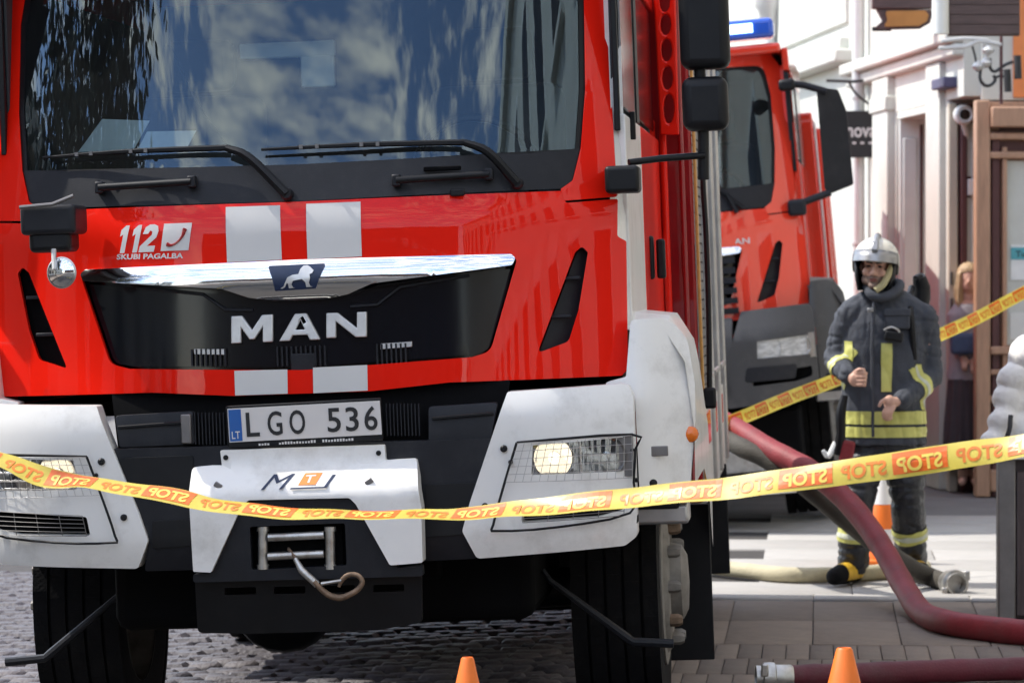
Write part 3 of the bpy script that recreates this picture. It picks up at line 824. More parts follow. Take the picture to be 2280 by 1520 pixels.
    # maker letters in chrome on the grille
    for ch, pts in (('M', ((513, 765), (606, 761), (513, 704))), ('A', ((620, 760), (712, 756), (622, 700))), ('N', ((725, 753), (815, 750), (725, 697)))):
        f = quad_map(*[F1.on(px, py, cabY) for px, py in pts])
        loops = [[(f(u, v).x, f(u, v).z) for u, v in L] for L in GLYPH[ch]]
        panel('maker_letter', loops[0], cabY, SATIN, root, loops[1:], -.012, .022, .05, bv=.0035, seg=2)
    # wipers
    for piv, elb, tip, mid in (((640, 432), (508, 330), (100, 352), (560, 352)), ((1152, 408), (1035, 318), (585, 334), (1090, 340))):
        pts = [F1.on(*p, cabY) for p in (piv, mid, elb)]
        off = (-.03, -.055, -.05)
        w = tube('wiper', [Vector((x, cabY(x, z) + o, z)) for (x, z), o in zip(pts, off)], [.018, .016, .012], BLACK, root, 8, 4)
        a, b = F1.on(*elb, cabY), F1.on(*tip, cabY)
        c = ((a[0] + b[0]) / 2, (a[1] + b[1]) / 2 + .004)
        tube('wiper_blade', [Vector((x, cabY(x, z) - .035, z)) for x, z in (a, c, b)], [.011, .009, .005], BLACK, w, 6, 6)
        lathe('wiper_pivot', [(.022, 0), (.022, .03), (.015, .04), (0, .04)], BLACK2, w, 14, Matrix.Translation((pts[0][0], cabY(*pts[0]) + .005, pts[0][1])) @ AX_Y)
        bm = bmesh.new()
        for u in (.42, .5, .72, .8):
            x = a[0] + (b[0] - a[0]) * u; z = a[1] + (b[1] - a[1]) * u
            bm_box(bm, Vector((x, cabY(x, z) - .045, z + .004)), (.012, .012, .014))
        from_bm(bm, DKALU, 'wiper_clip', w)
    # grab handles on the cowl
    for (x0, y0), (x1, y1) in (((225, 418), (430, 405)), ((884, 402), (1090, 388))):
        a, b = F1.on(x0, y0, cabY), F1.on(x1, y1, cabY)
        h = tube('grab_handle', [Vector((a[0], cabY(*a) - .038, a[1])), Vector((b[0], cabY(*b) - .038, b[1]))], .013, BLACK, root, 10)
        for p in (a, b): box('handle_foot', (p[0], cabY(*p) - .018, p[1]), (.03, .05, .042), BLACK2, h, .006)
        box('handle_recess', ((a[0] + b[0]) / 2, cabY(*a) + .006, (a[1] + b[1]) / 2 + .03), (.13, .02, .016), VOID, h, .004)
        box('cowl_nozzle', ((a[0] + b[0]) / 2 + .05, cabY(*a) - .004, a[1] - .05), (.05, .02, .025), BLACK, h, .005)
    # papers behind the windscreen, and a lead
    for pts in ([(168, 338), (292, 334), (328, 268), (222, 264)], [(300, 334), (412, 328), (432, 290), (322, 292)]):
        panel('paper', P1(pts, cabY), cabY, PAPER, root, (), -.045, .001, .3)
    tube('lead', [Vector((x, cabY(x, z) + .05, z)) for x, z in P1([(330, -40), (345, 20), (388, 130), (430, 220), (505, 330)], cabY)], .0035, BLACK, root, 6, 4)
    box('lamp_holder', tuple([F1.on(135, 500, flat(-.12))[0], -.10, F1.on(135, 500, flat(-.12))[1]]), (.02, .02, .02), BLACK, root)

def engine_front_second(root):
    BO = [(-1.12, .78), (1.12, .78), (1.12, 1.26), (-1.12, 1.26)]
    panel('bumper', fillet([(-.62, .88), (.62, .88), (.66, 1.36), (-.66, 1.36)], .02), bumpY, GREYPL, root, (), 0, .12, .1, bv=.012)
    for s in (1, -1):
        panel('bumper_step', fillet([(s * x, z) for x, z in ((.70, .97), (1.0, .97), (1.02, 1.055), (.72, 1.055))], .02), bumpY, BLACK2, root, (), .006, .01, .1, bv=.004)
    bt = box('underrun_beam', (0, -.02, .36), (2.0, .10, .12), WHITE, root, .01)
    for k in range(9):
        x = -.95 + k * .237
        box('warning_block', (x, -.072, .36), (.09, .006, .10), DKRED, bt, 0, rot=Matrix.Rotation(R(20), 3, 'Y'))
    box('beam_bracket', (0, .08, .5), (1.7, .06, .14), STEEL, root, .01)
    box('underside', (0, .5, .62), (2.0, .7, .34), VOID, root, .02)
    bl = box('beacon_bar', (0.0, .42, 3.075), (2.1, .26, .12), BLUEL, root, .03, seg=3)
    for k in range(10): box('led_cell', (-.86 + k * .19, .285, 3.08), (.15, .02, .055), BLUELIT, bl, .004)
    text_on('emergency_words', 'MAN', lambda u, v: Vector((.66 + .14 * u, cabY(.73, 1.82) - .006, 1.79 + .035 * v)), WDECAL, root, bold=.02)
    for tip, elb, piv in (((.15, 2.10), (.62, 2.14), (.74, 1.98)), ((.70, 2.62), (.62, 2.2), (.78, 2.0))):
        tube('wiper', [Vector((x, cabY(x, z) - .03, z)) for x, z in (piv, elb, tip)], [.016, .012, .008], BLACK, root, 6, 3)

def engine_body(root, main):
    X, t0, t1 = (1.27 if main else 1.19), 3.16, 6.36
    dk = DKRED if main else RED2
    # bulkhead facing forward beside the cab, its shade painted in as darker red
    TZ = 3.2 if main else 2.62
    box('bulkhead', (0, t0 + .03, (TZ + .7) / 2), (2 * X - .02, .06, TZ - .7), dk, root, .012)
    box('body_core', (0, (t0 + t1) / 2 + .02, (TZ + .75) / 2), (2 * X - .10, t1 - t0 - .08, TZ - .77), DKRED, root, .01)
    box('body_roof', (0, (t0 + t1) / 2, TZ + .02), (2 * X - .02, t1 - t0, .06), RED if main else RED2, root, .015)
    for s in (1, -1):
        box('reflective_strip', (s * (X + .002), t0 + .06, (TZ + .7) / 2), (.012, .10, TZ - .74), GOLD if main else WHITE, root, .003)
        segs = [(3.30, 4.22), (4.34, 5.22), (5.34, 6.24)]
        for a, b in segs:
            sh = box('roller_shutter', (s * (X - .030), (a + b) / 2, (TZ + 1.04) / 2), (.02, b - a, TZ - 1.24), DKALU if main else RED2, root)
            if main:
                bm = bmesh.new()
                for k in range(46): bm_box(bm, Vector((s * (X - .018), (a + b) / 2, 1.16 + k * .0425)), (.012, b - a, .034))
                tag(from_bm(bm, DKALU, 'shutter_slat', sh), kind='stuff')
                tube('shutter_bar', [Vector((s * (X + .012), a + .1, 1.22)), Vector((s * (X + .012), b - .1, 1.22))], .014, ALU, sh, 8)
            box('body_panel', (s * (X - .012), (a + b) / 2, .90), (.03, b - a, .42), WHITE if main else RED2, root, .006)
            if main: box('red_band', (s * (X + .005), (a + b) / 2 - .1, 1.0), (.008, .5, .14), RED, root)
        for t in (4.28, 5.28, 6.30):
            box('body_pillar', (s * (X - .002), t, (TZ + .7) / 2), (.045, .11, TZ - .74), ALU if main else RED2, root, .012)
    box('rear_panel', (0, t1 + .02, (TZ + .7) / 2), (2 * X - .04, .04, TZ - .74), ALU if main else RED2, root, .01)
    if main:
        # perforated red rail beside the crew door, facing forward
        yl = 3.02
        o = [F1.hit(px, py, yl) for px, py in ((1448, -150), (1500, -150), (1512, 300), (1470, 300))]
        hs = []
        for cx, cy, rx, ry in ((1478, -70, 12, 34), (1480, 2, 12, 26), (1482, 55, 12, 24), (1484, 112, 12, 26), (1486, 174, 12, 27), (1489, 242, 12, 34)):
            hs.append([F1.hit(cx + rx * math.cos(a * math.pi / 6), cy + ry * math.sin(a * math.pi / 6), yl) for a in range(12)])
        panel('perforated_rail', o, flat(yl), RED, root, hs, 0, .05, .2, bv=.008)
        q = [F1.hit(px, py, yl) for px, py in ((1440, -150), (1500, 300))]
        # grab handles on the crew door edge
        for px, py0, py1 in ((1446, 525, 622), (1471, 532, 620)):
            a, b = F1.hit(px, py0, 1.9), F1.hit(px + 2, py1, 1.9)
            box('grab_handle', ((a[0] + b[0]) / 2, 1.9, (a[1] + b[1]) / 2), (.035, .05, a[1] - b[1]), BLACK, root, .01)
        a, b = F1.hit(1387, 250, .75), F1.hit(1387, 312, .75)
        box('door_handle', (1.135, .75, (a[1] + b[1]) / 2), (.02, .05, a[1] - b[1]), BLACK, root, .004)
        for px, w, m in ((1452, .05, RED), (1482, .03, RED)):
            x = F1.hit(px, 500, 3.05)[0]
            box('bulkhead_trim', (x, 3.10, 1.7), (w, .05, 1.3), m, root, .012)
        x = F1.hit(1522, 500, 3.1)[0]
        tube('bulkhead_conduit', [Vector((x, 3.13, .8)), Vector((x, 3.13, 3.1))], .012, DKRED, root, 8)
        # strap hanging down the body's front edge
        pts = [F1.hit(px, py, 3.05) for px, py in ((1562, 290), (1566, 420), (1572, 520), (1578, 700), (1580, 870))]
        st = tube('hanging_strap', [Vector((x, 3.05, z)) for x, z in pts], .012, BLACK, root, 8, 4)
        x, z = pts[-1]
        box('strap_clip', (x, 3.05, z - .03), (.055, .05, .09), BLACK, st, .012)

def rbox(name, F, px0, py0, px1, py1, yl, dep, m, parent, bv):
    (a, b), (c, d) = F.hit(px0, py0, yl), F.hit(px1, py1, yl)
    return box(name, ((a + c) / 2, yl + dep / 2, (b + d) / 2), (abs(c - a), dep, abs(b - d)), m, parent, bv, seg=4)

def engine_mirrors(root, main):
    if main:
        h = rbox('mirror_housing', F1, 1503, -170, 1626, 150, .28, .15, BLACK, root, .035)
        h2 = rbox('mirror_housing', F1, 1516, 172, 1623, 288, .28, .14, BLACK, root, .035)
        for hh, z in ((h, 0), (h2, 0)):
            pass
        (a, b) = F1.hit(1558, 160, .35)
        tube('mirror_arm', [Vector((a, .35, b + .3)), Vector((a, .35, b)), Vector((F1.hit(1566, 300, .35)[0], .35, F1.hit(1566, 300, .35)[1])), Vector((F1.hit(1566, 400, .35)[0], .36, F1.hit(1566, 400, .35)[1]))], .020, BLACK, root, 10)
        br = rbox('mirror_bracket', F1, 1345, 370, 1424, 428, .16, .16, BLACK, root, .015)
        p = [F1.hit(px, py, .24) for px, py in ((1400, 362), (1470, 352), (1566, 344))]
        tube('mirror_arm', [Vector((x, .24 + .05 * i, z)) for i, (x, z) in enumerate(p)], .012, BLACK, root, 10)
        # front mirror group at the other corner
        b2 = rbox('mirror_bracket', F1, 42, 458, 168, 520, -.12, .22, BLACK2, root, .018)
        rbox('mirror_bracket', F1, 62, 515, 158, 560, -.10, .16, BLACK, root, .02)
        p = [F1.hit(px, py, -.12) for px, py in ((45, 462), (118, 455), (165, 436))]
        tube('bracket_lip', [Vector((x, -.13, z)) for x, z in p], .007, DKALU, b2, 8)
        (x, z) = F1.hit(136, 607, -.16)
        M = Matrix.Translation((x, -.14, z)) @ Matrix.Rotation(R(-12), 4, 'Z') @ AX_Y
        d = lathe('front_mirror', [(.0, -.03), (.040, -.025), (.053, 0), (.055, .006), (.050, .010)], ALU, root, 28, M, cap=False)
        lathe('mirror_glass', [(.050, .008), (.035, .016), (.018, .021), (0, .023)], CHROME, d, 28, M, cap=False)
        (xa, za), (xb, zb) = F1.hit(117, 556, -.15), F1.hit(122, 600, -.15)
        tube('mirror_stem', [Vector((xa, -.13, za)), Vector((xb, -.165, zb))], [.010, .006], ALU, d, 8)
        # the far corner's arms
        rbox('mirror_housing', F1, -360, -170, -235, 288, .28, .15, BLACK, root, .035)
    else:
        h = empty
        a = [F2.hit(px, py, .35) for px, py in ((1815, 196), (1858, 198), (1899, 425), (1842, 446))]
        o = [F2.hit(px, py, .35) for px, py in ((1818, 196), (1866, 200), (1884, 245), (1900, 410), (1846, 432), (1836, 420))]
        panel('mirror_housing', fillet(o, .02), lambda x, z: .30 + .4 * (x - 1.3), BLACK2, root, (), 0, .16, .08, bv=.02, seg=3)
        for pts in (((1752, 186), (1790, 190), (1840, 204)), ((1766, 462), (1800, 446), (1850, 428))):
            p = [F2.hit(px, py, .3) for px, py in pts]
            tube('mirror_arm', [Vector((x, .30, z)) for x, z in p], .022, BLACK2, root, 8)
        p = F2.hit(1752, 190, .28); box('mirror_bracket', (p[0], .26, p[1]), (.10, .10, .07), BLACK, root, .02)
        p = F2.hit(1775, 462, .28); box('mirror_bracket', (p[0], .26, p[1]), (.11, .10, .10), BLACK2, root, .02)

E1 = build_engine(F1, True)
tag(E1, 'red and white fire engine in front with number plate LGO 536 and winch', 'fire engine', 'fire engines in the street')
E2 = build_engine(F2, False)
tag(E2, 'orange red fire engine with grey bumper and blue beacon bar parked behind', 'fire engine', 'fire engines in the street')
# ================================================================ setting: ground
def struct(name, bm, m, **kw): return tag(from_bm(bm, m, name, None, **kw), kind='structure')
ASPH = mat('asphalt', (0.17, 0.165, 0.16), 0.9, var=0.15, scale=3, bump=0.3, bscale=220)
GROUT = mat('joint_sand', (0.05, 0.046, 0.043), 0.95, var=0.2, scale=30, bump=0.2)
COBB = [mat('cobble_stone', c, 0.62, var=0.28, scale=14, bump=0.5, bscale=45, rvar=0.15) for c in ((0.092, 0.083, 0.090), (0.066, 0.061, 0.070), (0.115, 0.104, 0.108))]
PAV = [mat('grey_paver', c, 0.82, var=0.16, scale=9, bump=0.25, bscale=120, dirt=((0.10, 0.09, 0.08), 0.5, 5)) for c in ((0.195, 0.155, 0.122), (0.163, 0.130, 0.104), (0.220, 0.174, 0.136))]
SLAB = [mat('pale_slab', tuple(k * .74 for k in c), 0.8, var=0.07, scale=5, bump=0.15, bscale=150, dirt=((0.36, 0.34, 0.30), 0.5, 3)) for c in ((0.50, 0.48, 0.45), (0.53, 0.51, 0.475))]
bm = bmesh.new(); bm_box(bm, Vector((0, 60, -.42)), (400, 400, .2)); struct('ground', bm, ASPH)
bm = bmesh.new()
vs_ = [bm.verts.new((x, y, -.03)) for x, y in ((-5.5, -60), (.95, -60), (.95, 80), (-5.5, 80))]
bm.faces.new(vs_)
road = struct('road', bm, GROUT); road.matrix_world = F1.M
PV = Matrix.Translation((-0.736, 12.4, 0)) @ Matrix.Rotation(R(-4.9), 4, 'Z')
bm = bmesh.new()
vs_ = [bm.verts.new((x, y, -.014)) for x, y in ((.95, -60), (9.5, -60), (9.5, 80), (.95, 80))]
bm.faces.new(vs_)
pave = struct('pavement', bm, GROUT); pave.matrix_world = PV
bm = bmesh.new(); bm_box(bm, Vector((-8.5, 10, -.14)), (6.0, 140, .3)); struct('pavement_far', bm, PAV[0]).name = 'footway'
bm = bmesh.new()
vs_ = [bm.verts.new((x, y, -.006)) for x, y in ((.95, 12.1), (9.4, 12.1), (9.4, 60), (.95, 60))]
bm.faces.new(vs_)
lane = struct('side_road', bm, ASPH); lane.matrix_world = PV

def stone_mesh(name, sx, sy, h, r, rnd, m, jit):
    bm = bmesh.new()
    lo = [(-.5, -.5), (.5, -.5), (.5, .5), (-.5, .5)]
    jt = [(rnd.uniform(-jit, jit), rnd.uniform(-jit, jit)) for _ in lo]
    a = [bm.verts.new(((x + j[0]) * sx, (y + j[1]) * sy, -h)) for (x, y), j in zip(lo, jt)]
    b = [bm.verts.new(((x + j[0]) * sx, (y + j[1]) * sy, -r)) for (x, y), j in zip(lo, jt)]
    c = [bm.verts.new(((x + j[0]) * (sx - 2 * r), (y + j[1]) * (sy - 2 * r), rnd.uniform(-.002, .0) if jit else 0)) for (x, y), j in zip(lo, jt)]
    for p, q in ((a, b), (b, c)):
        for k in range(4): bm.faces.new((p[k], p[(k + 1) % 4], q[(k + 1) % 4], q[k]))
    bm.faces.new(c)
    bmesh.ops.recalc_face_normals(bm, faces=bm.faces[:])
    me = bpy.data.meshes.new(name); bm.to_mesh(me); bm.free()
    me.materials.append(m)
    if jit: me.shade_smooth()
    return me
rnd = random.Random(11)
cob = [stone_mesh('cobble', .15, .115, .06, .018, rnd, COBB[k % 3], .06) for k in range(9)]
spots = []
yy, row = 1.4, 0
while yy < 9.5:
    xx = -3.4 + (row % 2) * .08
    while xx < .88:
        spots.append((xx + rnd.uniform(-.01, .01), yy + rnd.uniform(-.008, .008), rnd.uniform(-.012, .006)))
        xx += .162
    yy += .128; row += 1
def cob_seen(s):
    x, y, z = s
    return (-.55 < x < .85 and 2.5 < y < 5.9) or (-1.2 < x < -.85 and 2.6 < y < 4.2) or (-2.9 < x < -1.75 and 2.6 < y < 6.5)
near = sorted([s for s in spots if cob_seen(s)], key=lambda s: s[1])[:300]
keep = set(near)
for s in near:
    o = link(bpy.data.objects.new('cobble', cob[rnd.randrange(9)]), road)
    o.location = s; o.rotation_euler = (rnd.uniform(-.04, .04), rnd.uniform(-.04, .04), rnd.uniform(-.06, .06))
bm = bmesh.new()
for s in spots:
    if s in keep: continue
    k = len(bm.verts)
    bm.from_mesh(cob[rnd.randrange(9)])
    bm.verts.ensure_lookup_table()
    bmesh.ops.transform(bm, matrix=Matrix.Translation(s) @ Matrix.Rotation(rnd.uniform(-.06, .06), 4, 'Z'), verts=bm.verts[k:])
tag(from_bm(bm, COBB[0], 'cobble', road), kind='stuff')
slim = [stone_mesh('paver', .101, .596, .03, .004, rnd, PAV[k % 3], .008) for k in range(6)]
slabs = [stone_mesh('paving_slab', .395, 1.045, .03, .004, rnd, PAV[k % 3], .004) for k in range(6)]
pales = [stone_mesh('pale_slab', .994, .745, .03, .004, rnd, SLAB[k % 2], .002) for k in range(4)]
def lay(name, meshes, x0, x1, dx, y0, y1, dy, stag, dz=0.0):
    y, r_ = y0, 0
    while y < y1 - 1e-6:
        x = x0 + (r_ % 2) * stag
        while x < x1:
            o = link(bpy.data.objects.new(name, meshes[rnd.randrange(len(meshes))]), pave)
            o.location = (x + dx / 2, y + dy / 2, dz + rnd.uniform(-.002, .0015)); o.rotation_euler = (rnd.uniform(-.004, .004), rnd.uniform(-.004, .004), 0)
            x += dx
        y += dy; r_ += 1
lay('paver', slim, .96, 3.05, .105, 1.55, 3.95, .60, .052)
lay('paving_slab', slabs, .96, 3.6, .40, 3.96, 6.06, 1.05, 0)
kerbs = [stone_mesh('kerb_stone', .795, .235, .05, .008, rnd, SLAB[0], .003)]
lay('kerb_stone', kerbs, .96, 4.6, .80, 6.17, 6.40, .24, 0, .004)
lay('pale_slab', pales, .96, 5.5, 1.0, 6.43, 12.1, .75, .5)

# ================================================================ buildings
STUC = mat('white_stucco', (0.58, 0.585, 0.53), 0.85, var=0.05, scale=1.5, bump=0.15, bscale=60, dirt=((0.44, 0.42, 0.38), 0.55, 1.6))
STUC2 = mat('cream_stucco', (0.52, 0.47, 0.38), 0.85, var=0.08, scale=1.2, bump=0.15, dirt=((0.35, 0.31, 0.25), 0.5, 1.3))
PINKW = mat('salmon_stucco', (0.55, 0.26, 0.20), 0.85, var=0.1, scale=1.2)
GREYW = mat('grey_paintwork', (0.72, 0.73, 0.69), 0.6, var=0.08, scale=3)
BRWOOD = mat('brown_wood', (0.44, 0.26, 0.165), 0.5, var=0.18, scale=5, stretch=(8, 8, 1))
DKWOOD = mat('dark_wood', (0.085, 0.055, 0.052), 0.6, var=0.3, scale=6, stretch=(1, 1, 10))
DKWOODV = mat('dark_wood_upright', (0.070, 0.052, 0.052), 0.6, var=0.3, scale=5, stretch=(10, 10, 1), bump=.2, bscale=20)
MAROON = mat('maroon_wood', (0.095, 0.035, 0.035), 0.5, var=0.2, scale=5, stretch=(8, 8, 1))
ORANGEW = mat('orange_wall', (0.72, 0.24, 0.08), 0.8, var=0.1)
DARKHOUSE = mat('darkened_house_wall', (0.085, 0.045, 0.035), 0.85, var=0.2)  # wall of the unseen end house, darkened so the bonnet mirrors dark
NAVYW = mat('navy_ledge', (0.06, 0.055, 0.12), 0.6, var=0.15)
IRON = mat('wrought_iron', (0.05, 0.05, 0.05), 0.6, metal=.4, var=0.2)
GALV = mat('galvanised_pipe', (0.60, 0.60, 0.58), 0.45, metal=.3, var=0.08, scale=4)
WINDK = glass_mat('window_glass', (0.25, 0.28, 0.30), 0.12)
PALEGL = mat('curtained_pane', (0.58, 0.60, 0.56), 0.2, coat=.5, var=0.12, scale=2)

AF = math.atan(0.0706)
FB = Frame(Matrix.Translation((3.24 + 0.0706 * 28.2, 0, 0)) @ Matrix.Rotation(AF, 4, 'Z'))
def yb(px): return 5.23 / (0.0706 + (px - CX) / FPX) / math.cos(AF)
wb = tag(empty('shop_building', FB.M), 'white stucco shop building with grey and brown doorways behind the firefighter', 'building')
def B(name, x0, x1, y0, y1, z0, z1, m, parent=None, bv=.006):
    return box(name, ((x0 + x1) / 2, (y0 + y1) / 2, (z0 + z1) / 2), (abs(x1 - x0), abs(y1 - y0), abs(z1 - z0)), m, parent or wb, bv)
ya0, ya1, yb0, yb1, ye = yb(2070), yb(1995), yb(2180), yb(2110), 26.72
B('wall', 0, .5, ya1, 46, 0, 9, STUC)                        # far stretch of the front
B('wall', 0.003, .5, yb1, ya0, 0, 2.96, STUC)                # pier between the doorways
B('wall', 0.002, .5, ye, ya1 - .002, 2.96, 9, STUC)          # over the doorways
B('wall', .5, 8, ye + .02, 46, 0, 9, STUC2)
B('cornice', -.14, .3, ye + .01, 31.6, 3.36, 3.46, STUC, bv=.02)
B('cornice', -.08, .3, ye + .012, 31.6, 3.26, 3.357, STUC, bv=.02)
B('cornice', -.09, .3, 31.9, 46, 3.62, 3.74, STUC, bv=.02)
B('pilaster', -.07, .2, ya1 + .05, ya1 + .75, 0, 3.255, STUC, bv=.01)
B('pilaster', -.09, .2, ya1 + .03, ya1 + .80, 2.98, 3.10, STUC, bv=.01)
B('pilaster', -.05, .2, yb1 + .1, ya0 - .08, 0, 3.255, STUC, bv=.01)
B('plinth', -.03, .2, ya1 + .8, 46, 0, .45, STUC2, bv=.01)
B('wall_panel', -.03, .2, 31.9, 36.4, 3.85, 6.5, STUC, bv=.02)
B('string_course', -.16, .3, 31.7, 46, 3.50, 3.617, STUC, bv=.02)
# first doorway: grey door leaves standing back in the opening
dA = B('door', .02, .95, ya1 - .05, ya1 - .012, 0, 2.93, GREYW)
for x0, x1, z0, z1 in ((.05, .16, .25, 1.3), (.05, .16, 1.45, 2.75), (.24, .40, .25, 1.3), (.24, .40, 1.45, 2.75)):
    B('door_panel', x0, x1, ya1 - .065, ya1 - .052, z0, z1, GREYW, dA, .01)
B('door_gap', .188, .212, ya1 - .06, ya1 - .05, .05, 2.86, MAROON, dA, 0)
B('door_handle', .215, .235, ya1 - .10, ya1 - .06, 1.02, 1.16, IRON, dA, .004)
B('lintel', .0, .9, ya0, ya1 - .06, 2.90, 2.958, STUC)
# second doorway: dark frame, pale panes
dB = B('door', .0, .9, yb1 - .06, yb1 - .02, 0, 2.93, MAROON)
B('frame_post', -.015, .055, yb1 - .11, yb1 - .062, 0, 2.93, STUC2, dB, .008)
B('frame_post', .075, .125, yb1 - .12, yb1 - .062, 0, 2.93, MAROON, dB, .01)
B('pane', .135, .30, yb1 - .075, yb1 - .064, 1.0, 2.22, PALEGL, dB, 0)
B('pane', .135, .30, yb1 - .075, yb1 - .064, 2.38, 2.78, PALEGL, dB, 0)
for x in (.165, .20, .24): B('glazing_bar', x, x + .012, yb1 - .09, yb1 - .076, 1.0, 2.78, GREYW, dB, .002)
B('transom', .13, .32, yb1 - .14, yb1 - .062, 2.235, 2.36, GREYW, dB, .008)
B('door_panel', .135, .30, yb1 - .085, yb1 - .064, .12, .92, GREYW, dB, .01)
B('hinge', .0, .012, yb1 - .14, yb1 - .112, 1.56, 1.66, IRON, dB, .003)
B('hinge', .0, .012, yb1 - .14, yb1 - .112, 1.36, 1.46, IRON, dB, .003)
B('ledge', -.10, .22, yb1 - .35, yb1 + .15, 3.04, 3.12, NAVYW, None, .01)
# end wall towards the viewer: brown timber shopfront under a white and orange wall
B('wall', .13, 8, ye - .05, ye + .018, 2.93, 9, STUC)
B('orange_panel', .36, .48, ye - .075, ye - .052, 2.95, 3.9, ORANGEW, None, .004)
sf = B('shopfront', .10, 3.2, ye - .06, ye + .015, 0, 2.92, BRWOOD)
B('post', .06, .17, ye - .16, ye - .062, 0, 2.925, BRWOOD, sf, .012)
B('post', .19, .25, ye - .12, ye - .062, 0, 2.70, MAROON, sf, .008)
B('post', .265, .30, ye - .14, ye - .062, 0.9, 2.58, BRWOOD, sf, .008)
for z, h, d in ((2.80, .15, .22), (2.66, .05, .16), (2.52, .05, .16), (1.08, .06, .17), (.92, .04, .15), (.72, .05, .15), (.55, .05, .15), (.12, .16, .16)):
    B('rail', .17, 3.2, ye - d, ye - .061, z - h / 2, z + h / 2, BRWOOD, sf, .01)
for z in (2.73, 2.59, .82, .63): B('rail_groove', .255, 3.2, ye - .075, ye - .0605, z - .035, z + .035, MAROON, sf, 0)
B('pane', .31, 3.0, ye - .085, ye - .064, 1.12, 2.48, PALEGL, sf, 0)
nt_ = B('notice', .335, .60, ye - .095, ye - .087, 1.60, 1.86, PAPER, sf, 0)
B('notice_band', .335, .60, ye - .0985, ye - .0955, 1.75, 1.84, mat('teal_print', (.10, .42, .48), .5), nt_, 0)
text_on('notice_words', 'Turistu', lambda u, v: Vector((.37 + .20 * u, ye - .1, 1.77 + .045 * v)), INK, nt_, bold=.02)
B('notice', .33, .60, ye - .095, ye - .087, 1.16, 1.36, GREYW, sf, 0)
# drainpipe, wall brackets, camera
dp = tag(empty('drainpipe', FB.M), 'pale drainpipe running down the white stucco wall', 'drainpipe')
yd = yb(1934)
tube('pipe', [(-.09, yd, 0), (-.09, yd, 4.8)], .055, GALV, dp, 14)
for z in (.6, 1.9, 3.15): lathe('pipe_clip', [(.062, -.02), (.066, 0), (.062, .02)], GALV, dp, 14, Matrix.Translation((-.09, yd, z)), cap=False)
dp2 = tag(empty('drainpipe', FB.M), 'thin pipe with an ornate hopper high between the pink and white walls', 'drainpipe')
y2 = yb(1735)
tube('pipe', [(-.09, y2, 0), (-.09, y2, 4.05)], .06, GALV, dp2, 12)
lathe('hopper', [(.06, 4.0), (.10, 4.1), (.12, 4.25), (.16, 4.3), (.16, 4.45)], GALV, dp2, 14, Matrix.Translation((-.09, y2, 0)))
cc = tag(empty('security_camera', Matrix.Translation(W(2146, 256, yb1 - .3))), 'round grey security camera over the pale paned doorway', 'security camera')
lathe('housing', [(.0, -.10), (.055, -.09), (.078, -.02), (.072, .04), (.05, .06)], GREYW, cc, 24, AX_Y)
lathe('lens', [(.042, .045), (.040, .066), (0, .068)], GLOSSBLK, cc, 20, AX_Y)
lathe('lens_ring', [(.045, .058), (.058, .066), (.064, .056)], GALV, cc, 24, AX_Y, cap=False)
tube('mount', [(0, .06, -.05), (.03, .10, -.13), (.05, .25, -.19)], .02, GREYW, cc, 8)

def wbox(name, a, b, Y, dep, m, parent=None, bv=.006):
    p, q = W(a[0], a[1], Y), W(b[0], b[1], Y)
    return box(name, ((p.x + q.x) / 2, Y + dep / 2, (p.z + q.z) / 2), (abs(q.x - p.x), dep, abs(p.z - q.z)), m, parent, bv)
# hanging signs
sg = tag(empty('hanging_sign', Matrix.Translation((0, 0, 0))), 'dark hanging sign with an orange open book shape under its edge', 'shop sign')
wbox('board', (1942, -120), (2092, 20), 27.0, .10, DKWOOD, sg, .01)
bp = [W(px, py, 27.0) for px, py in ((1952, 20), (2080, 22), (2072, 52), (2050, 64), (1962, 66), (1948, 62), (1966, 46))]
pg = panel('book_cover', [(p.x, p.z) for p in bp], flat(27.02), DKWOOD, sg, (), 0, .08, .2, bv=.006)
bp = [W(px, py, 27.0) for px, py in ((1972, 25), (2060, 24), (2068, 34), (2064, 48), (2046, 58), (1968, 60), (1976, 45))]
panel('book_pages', fillet([(p.x, p.z) for p in bp], .02), flat(27.0), mat('book_orange', (.44, .20, .05), .6, var=.12), pg, (), 0, .03, .2, bv=.004)
wbox('sign_bar', (1942, 60), (1985, 70), 27.05, .02, IRON, sg, .002)
s2 = tag(empty('hanging_sign', Matrix.Translation((0, 0, 0))), 'large dark plank sign board with pale rounded edge post', 'shop sign')
bd = wbox('board', (2112, -150), (2271, 80), 23.0, .06, DKWOOD, s2, .006)
for k in range(9):
    py = -120 + k * 22
    p, q = W(2114, py, 23.0), W(2269, py + 20.8, 23.0)
    box('plank', ((p.x + q.x) / 2, 22.994, (p.z + q.z) / 2), (q.x - p.x, .014, p.z - q.z), DKWOOD, bd, .002)
a, b = W(2094, -150, 23.0), W(2094, 76, 23.0)
tube('edge_post', [a, b], .055, GREYW, s2, 14)
s3 = tag(empty('hanging_sign', Matrix.Translation((0, 0, 0))), 'small black hanging sign with white lettering beside the lorry mirror', 'shop sign')
bd = wbox('board', (1868, 247), (1958, 351), 30.6, .06, INK, s3, .004)
m = lambda p0, p1, p2: (lambda u, v: Vector((W(p0[0] + (p1[0] - p0[0]) * u, p0[1] + (p2[1] - p0[1]) * v, 30.6).x, 30.594, W(p0[0], p0[1] + (p2[1] - p0[1]) * v, 30.6).z)))
text_on('sign_words', 'nova', m((1885, 306), (1950, 306), (1885, 284)), WDECAL, bd, bold=.02)
for k in range(4):
    px = 1880 + k * 18
    wbox('sign_mark', (px, 316), (px + 8, 321), 30.59, .004, WDECAL, bd, 0)
tube('sign_bracket', [W(1840, 180, 30.6), W(1900, 182, 30.6), W(1968, 176, 30.6)], .014, IRON, s3, 6)
